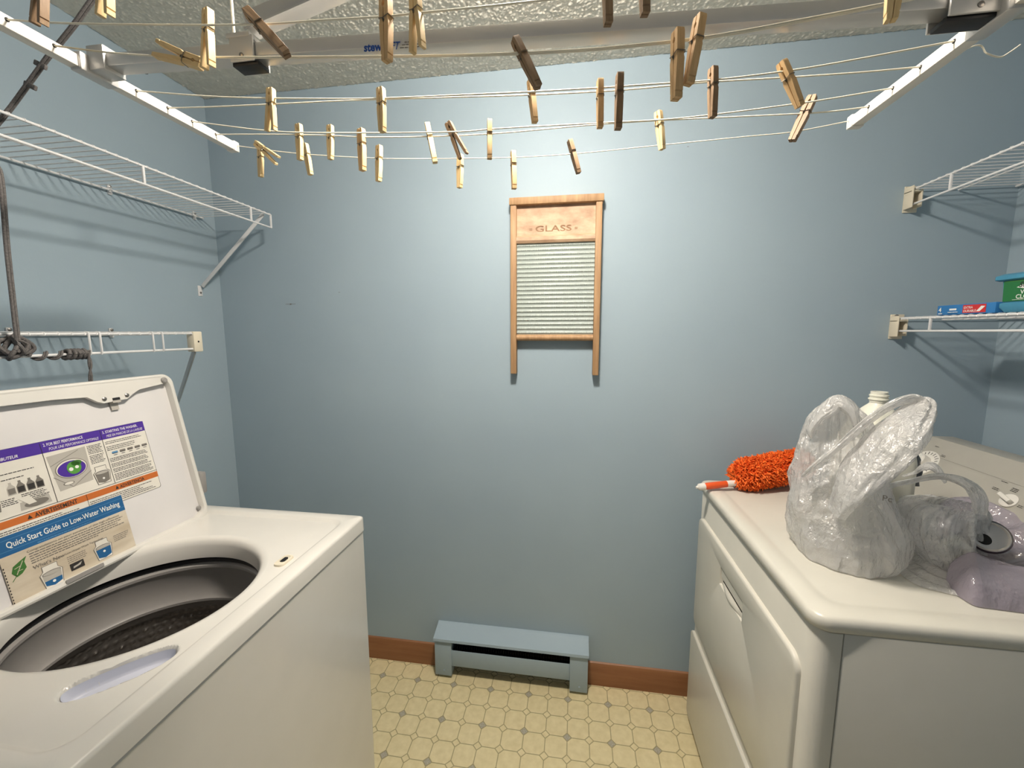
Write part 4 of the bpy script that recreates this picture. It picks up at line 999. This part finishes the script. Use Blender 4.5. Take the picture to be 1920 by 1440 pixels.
def strap(pts_px, c, radii, flat=.35, seed=0, dd=None, seg=48):
    P_ = []
    for i, (u_, v_) in enumerate(pts_px):
        n2 = Vector((c[0]-CP.x, c[1]-CP.y, 0)).normalized(); off = (dd[i] if dd else 0)
        P_.append(vplane(u_, v_, Vector(c)+n2*off))
    R3 = [Vector((r, 0, 0)) for r in radii]; SP = smoothpath(P_, 6); SR = [v.x for v in smoothpath(R3, 6)]
    bm_ = B(); fr_ = frames(SP); rings = []
    for i, (p, a, b) in enumerate(fr_):
        ring = []
        for k in range(seg):
            an_ = 2*PI*k/seg; w_ = 1+.22*noise.noise(Vector((math.cos(an_)*2.2+seed, math.sin(an_)*2.2, i*.12)))+.20*(1-2.2*abs(noise.noise(Vector((math.cos(an_)*3.6+seed, math.sin(an_)*3.6, i*.05)))))+.06*noise.noise(Vector((an_*3, i*.7, seed)))
            ring.append(p+(a*math.cos(an_)+b*math.sin(an_)*flat)*SR[i]*w_)
        rings.append(ring)
    loft(bm_, rings, False, False); return bm_
# milk jug behind the front bag
def jug(label, c, hgt=.255, wd=.075, lean=(0, 0)):
    t_ = thing('milk_jug', label, 'jug', (c[0], c[1], ZD)); c = Vector((c[0], c[1], ZD+.001))
    bm_ = B(); rg = []
    for z, r, rc in ((0, .92, .02), (.008, 1, .022), (.13, 1, .024), (.165, .93, .03), (.195, .7, .03), (.215, .45, .025), (.224, .27, .018), (.228, .24, .016)):
        rg.append([(c.x+a, c.y+b, c.z+z/.255*hgt) for a, b in rrect(-wd*r, -wd*r, wd*r, wd*r, min(rc, wd*r*.95), 8)])
    loft(bm_, rg); obj('jug_body', bm_, 'jug', t_, smooth=60)
    bm_ = B(); z = hgt*.89; lathe(bm_, [(.018, z), (.018, z+.005), (.0205, z+.006), (.0205, z+.009), (.018, z+.010), (.018, z+.014), (.0195, z+.015), (.0195, z+.018), (.017, z+.019), (.017, z+.026), (.014, z+.026), (.014, z+.002)], c, seg=24); obj('neck', bm_, 'jug', t_)
    return t_
bc = (2.11, -.545, 1.0)
jc = vplane(1650, 727, (2.205, -.40, 1)); jug('empty milky plastic jug, its open neck standing up behind the white grocery bag', (jc.x, jc.y), hgt=jc.z-ZD+.004, wd=.066)
bag = thing('grocery_bag', 'big white translucent grocery bag with raised handles at the front of the dryer', 'plastic bag', (2.12, -.55, ZD), 'grocery bags on the dryer')
rows = [(1041, 1516, 1668), (1036, 1496, 1686), (1022, 1487, 1698), (1000, 1483, 1704), (970, 1482, 1702), (935, 1484, 1682), (905, 1488, 1664), (880, 1495, 1654), (850, 1502, 1648), (820, 1510, 1640), (795, 1521, 1628), (772, 1536, 1612), (757, 1556, 1598), (748, 1568, 1580)]
bm = bagmesh(bc, rows, lambda h_: 1.22-.2*h_ if h_ < .12 else max(.5, 1.2-.95*(h_-.12)), fold=.10, seed=3.1, dmp=.0055); obj('bag_body', bm, 'film', bag, smooth=180)
bm = strap([(1568, 960), (1590, 925), (1622, 885), (1658, 843), (1690, 805), (1712, 778), (1726, 760), (1720, 750)], bc, [.022, .034, .044, .047, .044, .034, .022, .010], .45, 2.0, [-.135, -.14, -.125, -.11, -.09, -.07, -.055, -.05])
obj('bag_handle', bm, 'film', bag, smooth=180)
bm = strap([(1729, 770), (1728, 754), (1708, 748), (1680, 756), (1645, 776), (1605, 808), (1570, 840), (1530, 872), (1505, 893)], bc, [.006, .014, .017, .018, .018, .017, .016, .014, .008], .35, 6.0, [-.05, -.05, -.05, -.06, -.07, -.09, -.10, -.11, -.11])
obj('bag_handle', bm, 'film', bag, smooth=180)
bm = strap([(1522, 822), (1520, 806), (1535, 782), (1556, 765), (1572, 752), (1592, 764), (1602, 784), (1606, 805)], bc, [.004, .012, .016, .020, .018, .018, .012, .006], .5, 5.0, [-.05]*8)
obj('bag_handle', bm, 'film', bag, smooth=180)
pf = lambda a, b, d: vplane(1653, 938, Vector((2.165, -.70, 1)))+Vector((.834, -.55, 0))*a+Vector((0, 0, 1))*b
sh = Sheet(pf, ['logoblue', 'print_grey']); sh.text('Pc', 0, 0, .017, 'print_grey'); sh.ell(-.004, .038, .004, .006, 'logoblue', 1); sh.ell(.003, .041, .003, .005, 'logoblue', 1); sh.ell(-.012, .034, .0018, .0018, 'logoblue', 1)
sh.build('bag_print', bag)
# second bag: open mouth loop, holding a cup
b2 = (2.255, -.59, 1.0)
bag2 = thing('grocery_bag', 'smaller clear crumpled bag with an open loop handle beside the big white bag', 'plastic bag', (b2[0], b2[1], ZD), 'grocery bags on the dryer')
rows = [(1070, 1755, 1815), (1064, 1746, 1828), (1045, 1722, 1836), (1020, 1702, 1838), (995, 1688, 1840), (970, 1690, 1842), (952, 1705, 1842), (944, 1740, 1836)]
bm = bagmesh(b2, rows, lambda h_: 1.25-.55*h_, fold=.14, seed=8.2, nsc=20, dmp=.006); obj('bag_body', bm, 'filmclear', bag2, smooth=180)
bm = strap([(1683, 990), (1668, 960), (1658, 930), (1668, 912), (1710, 902), (1755, 893), (1790, 898), (1820, 912), (1836, 935), (1838, 965)], b2, [.012, .022, .018, .012, .011, .013, .017, .020, .020, .014], .4, 1.0, [-.06, -.07, -.06, -.04, -.02, -.02, -.03, -.04, -.05, -.06])
obj('bag_handle', bm, 'filmclear', bag2, smooth=180)
bm = strap([(1692, 893), (1715, 886), (1728, 878), (1745, 874), (1760, 884), (1772, 905)], b2, [.005, .008, .014, .018, .014, .006], .4, 4.0, [.06]*6)
obj('bag_handle', bm, 'filmclear', bag2, smooth=180)
cupc = vplane(1793, 1068, (2.24, -.63, 1)); cupc.z = ZD+.046
cup = thing('plastic_cup', 'clear plastic cup lying in the smaller crumpled bag, its base towards the room', 'cup', cupc)
n2 = (CP-cupc); n2.z = 0; n2.normalize(); ca_ = (n2+Vector((-.1, 0, .12))).normalized()
bm = B(); lathe(bm, [(.034, -.06), (.028, .0), (.026, .004), (.022, .002), (.0, .0)], cupc+Vector((0, 0, .002)), ca_, 32); obj('cup_body', bm, 'jug', cup)
# pleated pale bag folded flat under the two
fb = thing('folded_bag', 'pale pleated plastic bag folded flat between the big bag and the mauve one', 'plastic bag', (2.18, -.6, ZD))
bm = B(); gr = []
Ls = [at(u_, v_, z=ZD+.001) for u_, v_ in ((1662, 1050), (1690, 1078), (1722, 1098), (1765, 1110), (1800, 1118))]
Us = [at(u_, v_, z=ZD+.001) for u_, v_ in ((1700, 1010), (1730, 1035), (1765, 1060), (1800, 1078), (1830, 1090))]
LsS, UsS = smoothpath(Ls, 8), smoothpath(Us, 8)
for i, (a, b) in enumerate(zip(LsS, UsS)):
    f = i/(len(LsS)-1); cl_ = []
    for j in range(41):
        g = j/40; p = a.lerp(b, g); hh = .034*g*(1.1-f*.5)+.0055*abs(math.sin(g*PI*4.5+f))*min(1, g*8); cl_.append(bm.verts.new((p.x, p.y, ZD+.0012+hh)))
    gr.append(cl_)
for i in range(len(gr)-1):
    for j in range(40): bm.faces.new((gr[i][j], gr[i+1][j], gr[i+1][j+1], gr[i][j+1]))
obj('folded_film', bm, 'film', fb, smooth=180)
# mauve bag spread out, with the drink can
bag3 = thing('grocery_bag', 'mauve-grey plastic bag spread flat at the right edge of the dryer top', 'plastic bag', (2.4, -.6, ZD), 'grocery bags on the dryer')
bm = B(); NU, NV = 150, 80
nearE = smoothpath([at(u_, v_, z=ZD+.001) for u_, v_ in ((1772, 1100), (1800, 1120), (1828, 1136), (1865, 1142), (1925, 1150), (2010, 1162), (2090, 1172))], 25)
farE = smoothpath([Vector(p) for p in ((2.24, -.62, 0), (2.29, -.52, 0), (2.34, -.45, 0), (2.40, -.40, 0), (2.44, -.40, 0), (2.45, -.44, 0), (2.45, -.50, 0))], 25)
gr = []
for i in range(NU+1):
    f = i/NU; e = nearE[i]; far = farE[i].copy(); far.z = ZD; cl_ = []
    for j in range(NV+1):
        g = j/NV; p = e.lerp(far, g)
        hh = .062*min(1, .35+f*1.6)*(math.sin(PI*min(1, .5*g/.22)) if g < .22 else 1-.25*math.sin(PI*(g-.22)/.78))
        if g < .22: hh = .062*min(1, .35+f*1.6)*math.sin(PI/2*g/.22)**.7
        hh += .035*max(0, g-.5)*2*max(0, min(1, f*1.4))
        env = min(1, g*5)*min(1, (1-g)*12+.2)
        rg_ = 1-2.2*abs(noise.noise(Vector((p.x*7+p.y*13, p.y*5-p.x*4, 7.7)))); r2_ = 1-2.2*abs(noise.noise(Vector((p.x*26+p.y*6, p.y*30, 1.7))))
        hh += (.010*rg_+.006*(1-2.2*abs(noise.noise(Vector((p.x*3, p.y*22+p.x*9, 4.1)))))+.0035*r2_*(.2+g))*env
        # slack hollow in which the can lies
        dcan = math.hypot(p.x-2.33, p.y+.60); hh -= .045*math.exp(-(dcan/.06)**2)*(g > .15)
        cl_.append(bm.verts.new((p.x, p.y, ZD+.0012+max(0, hh))))
    gr.append(cl_)
for i in range(NU):
    for j in range(NV): bm.faces.new((gr[i][j], gr[i+1][j], gr[i+1][j+1], gr[i][j+1]))
obj('bag_body', bm, 'filmpurple', bag3, smooth=180)
cc = vplane(1856, 1006, (2.29, -.645, 1.0)); can = thing('drink_can', 'dark drink can lying open end outward beside the smaller bag', 'can', cc)
ca2 = (CP-cc); ca2.z = ca2.z*.5; ca2 = (ca2.normalized()+Vector((.1, -.1, .22))).normalized()
bm = B(); lathe(bm, [(.026, -.12), (.0325, -.112), (.0325, -.010), (.029, -.003)], cc, ca2, 40, caps=False); obj('can_body', bm, 'candark', can)
bm = B(); lathe(bm, [(.029, -.003), (.0285, .0), (.0272, .001), (.026, -.001), (.0245, -.005), (.0, -.0045)], cc, ca2, 40, caps=False); cl = obj('can_top', bm, 'alucan', can)
v1_ = ca2.orthogonal().normalized(); v2_ = ca2.cross(v1_)
bm = B(); loft(bm, [[cc+ca2*dd_+v1_*(.010+.010*math.cos(2*PI*k/20))+v2_*.011*math.sin(2*PI*k/20) for k in range(20)] for dd_ in (-.0048, -.0040)]); obj('drink_opening', bm, 'darkgap', cl)
# smoky grey pouch behind the bags, in front of the dial
sc_ = (2.34, -.33, 1.0)
bm = bagmesh(sc_, [(905, 1668, 1722), (885, 1660, 1726), (860, 1662, 1718), (845, 1672, 1712), (838, 1680, 1704)], lambda h_: .6, NS=40, fold=.1, seed=1.5, nsc=18, dmp=.006, capt=True)
o = obj('film_pouch', bm, 'foil', None); tag(o, 'crumpled smoky grey pouch standing behind the bags before the dryer dial', 'pouch')
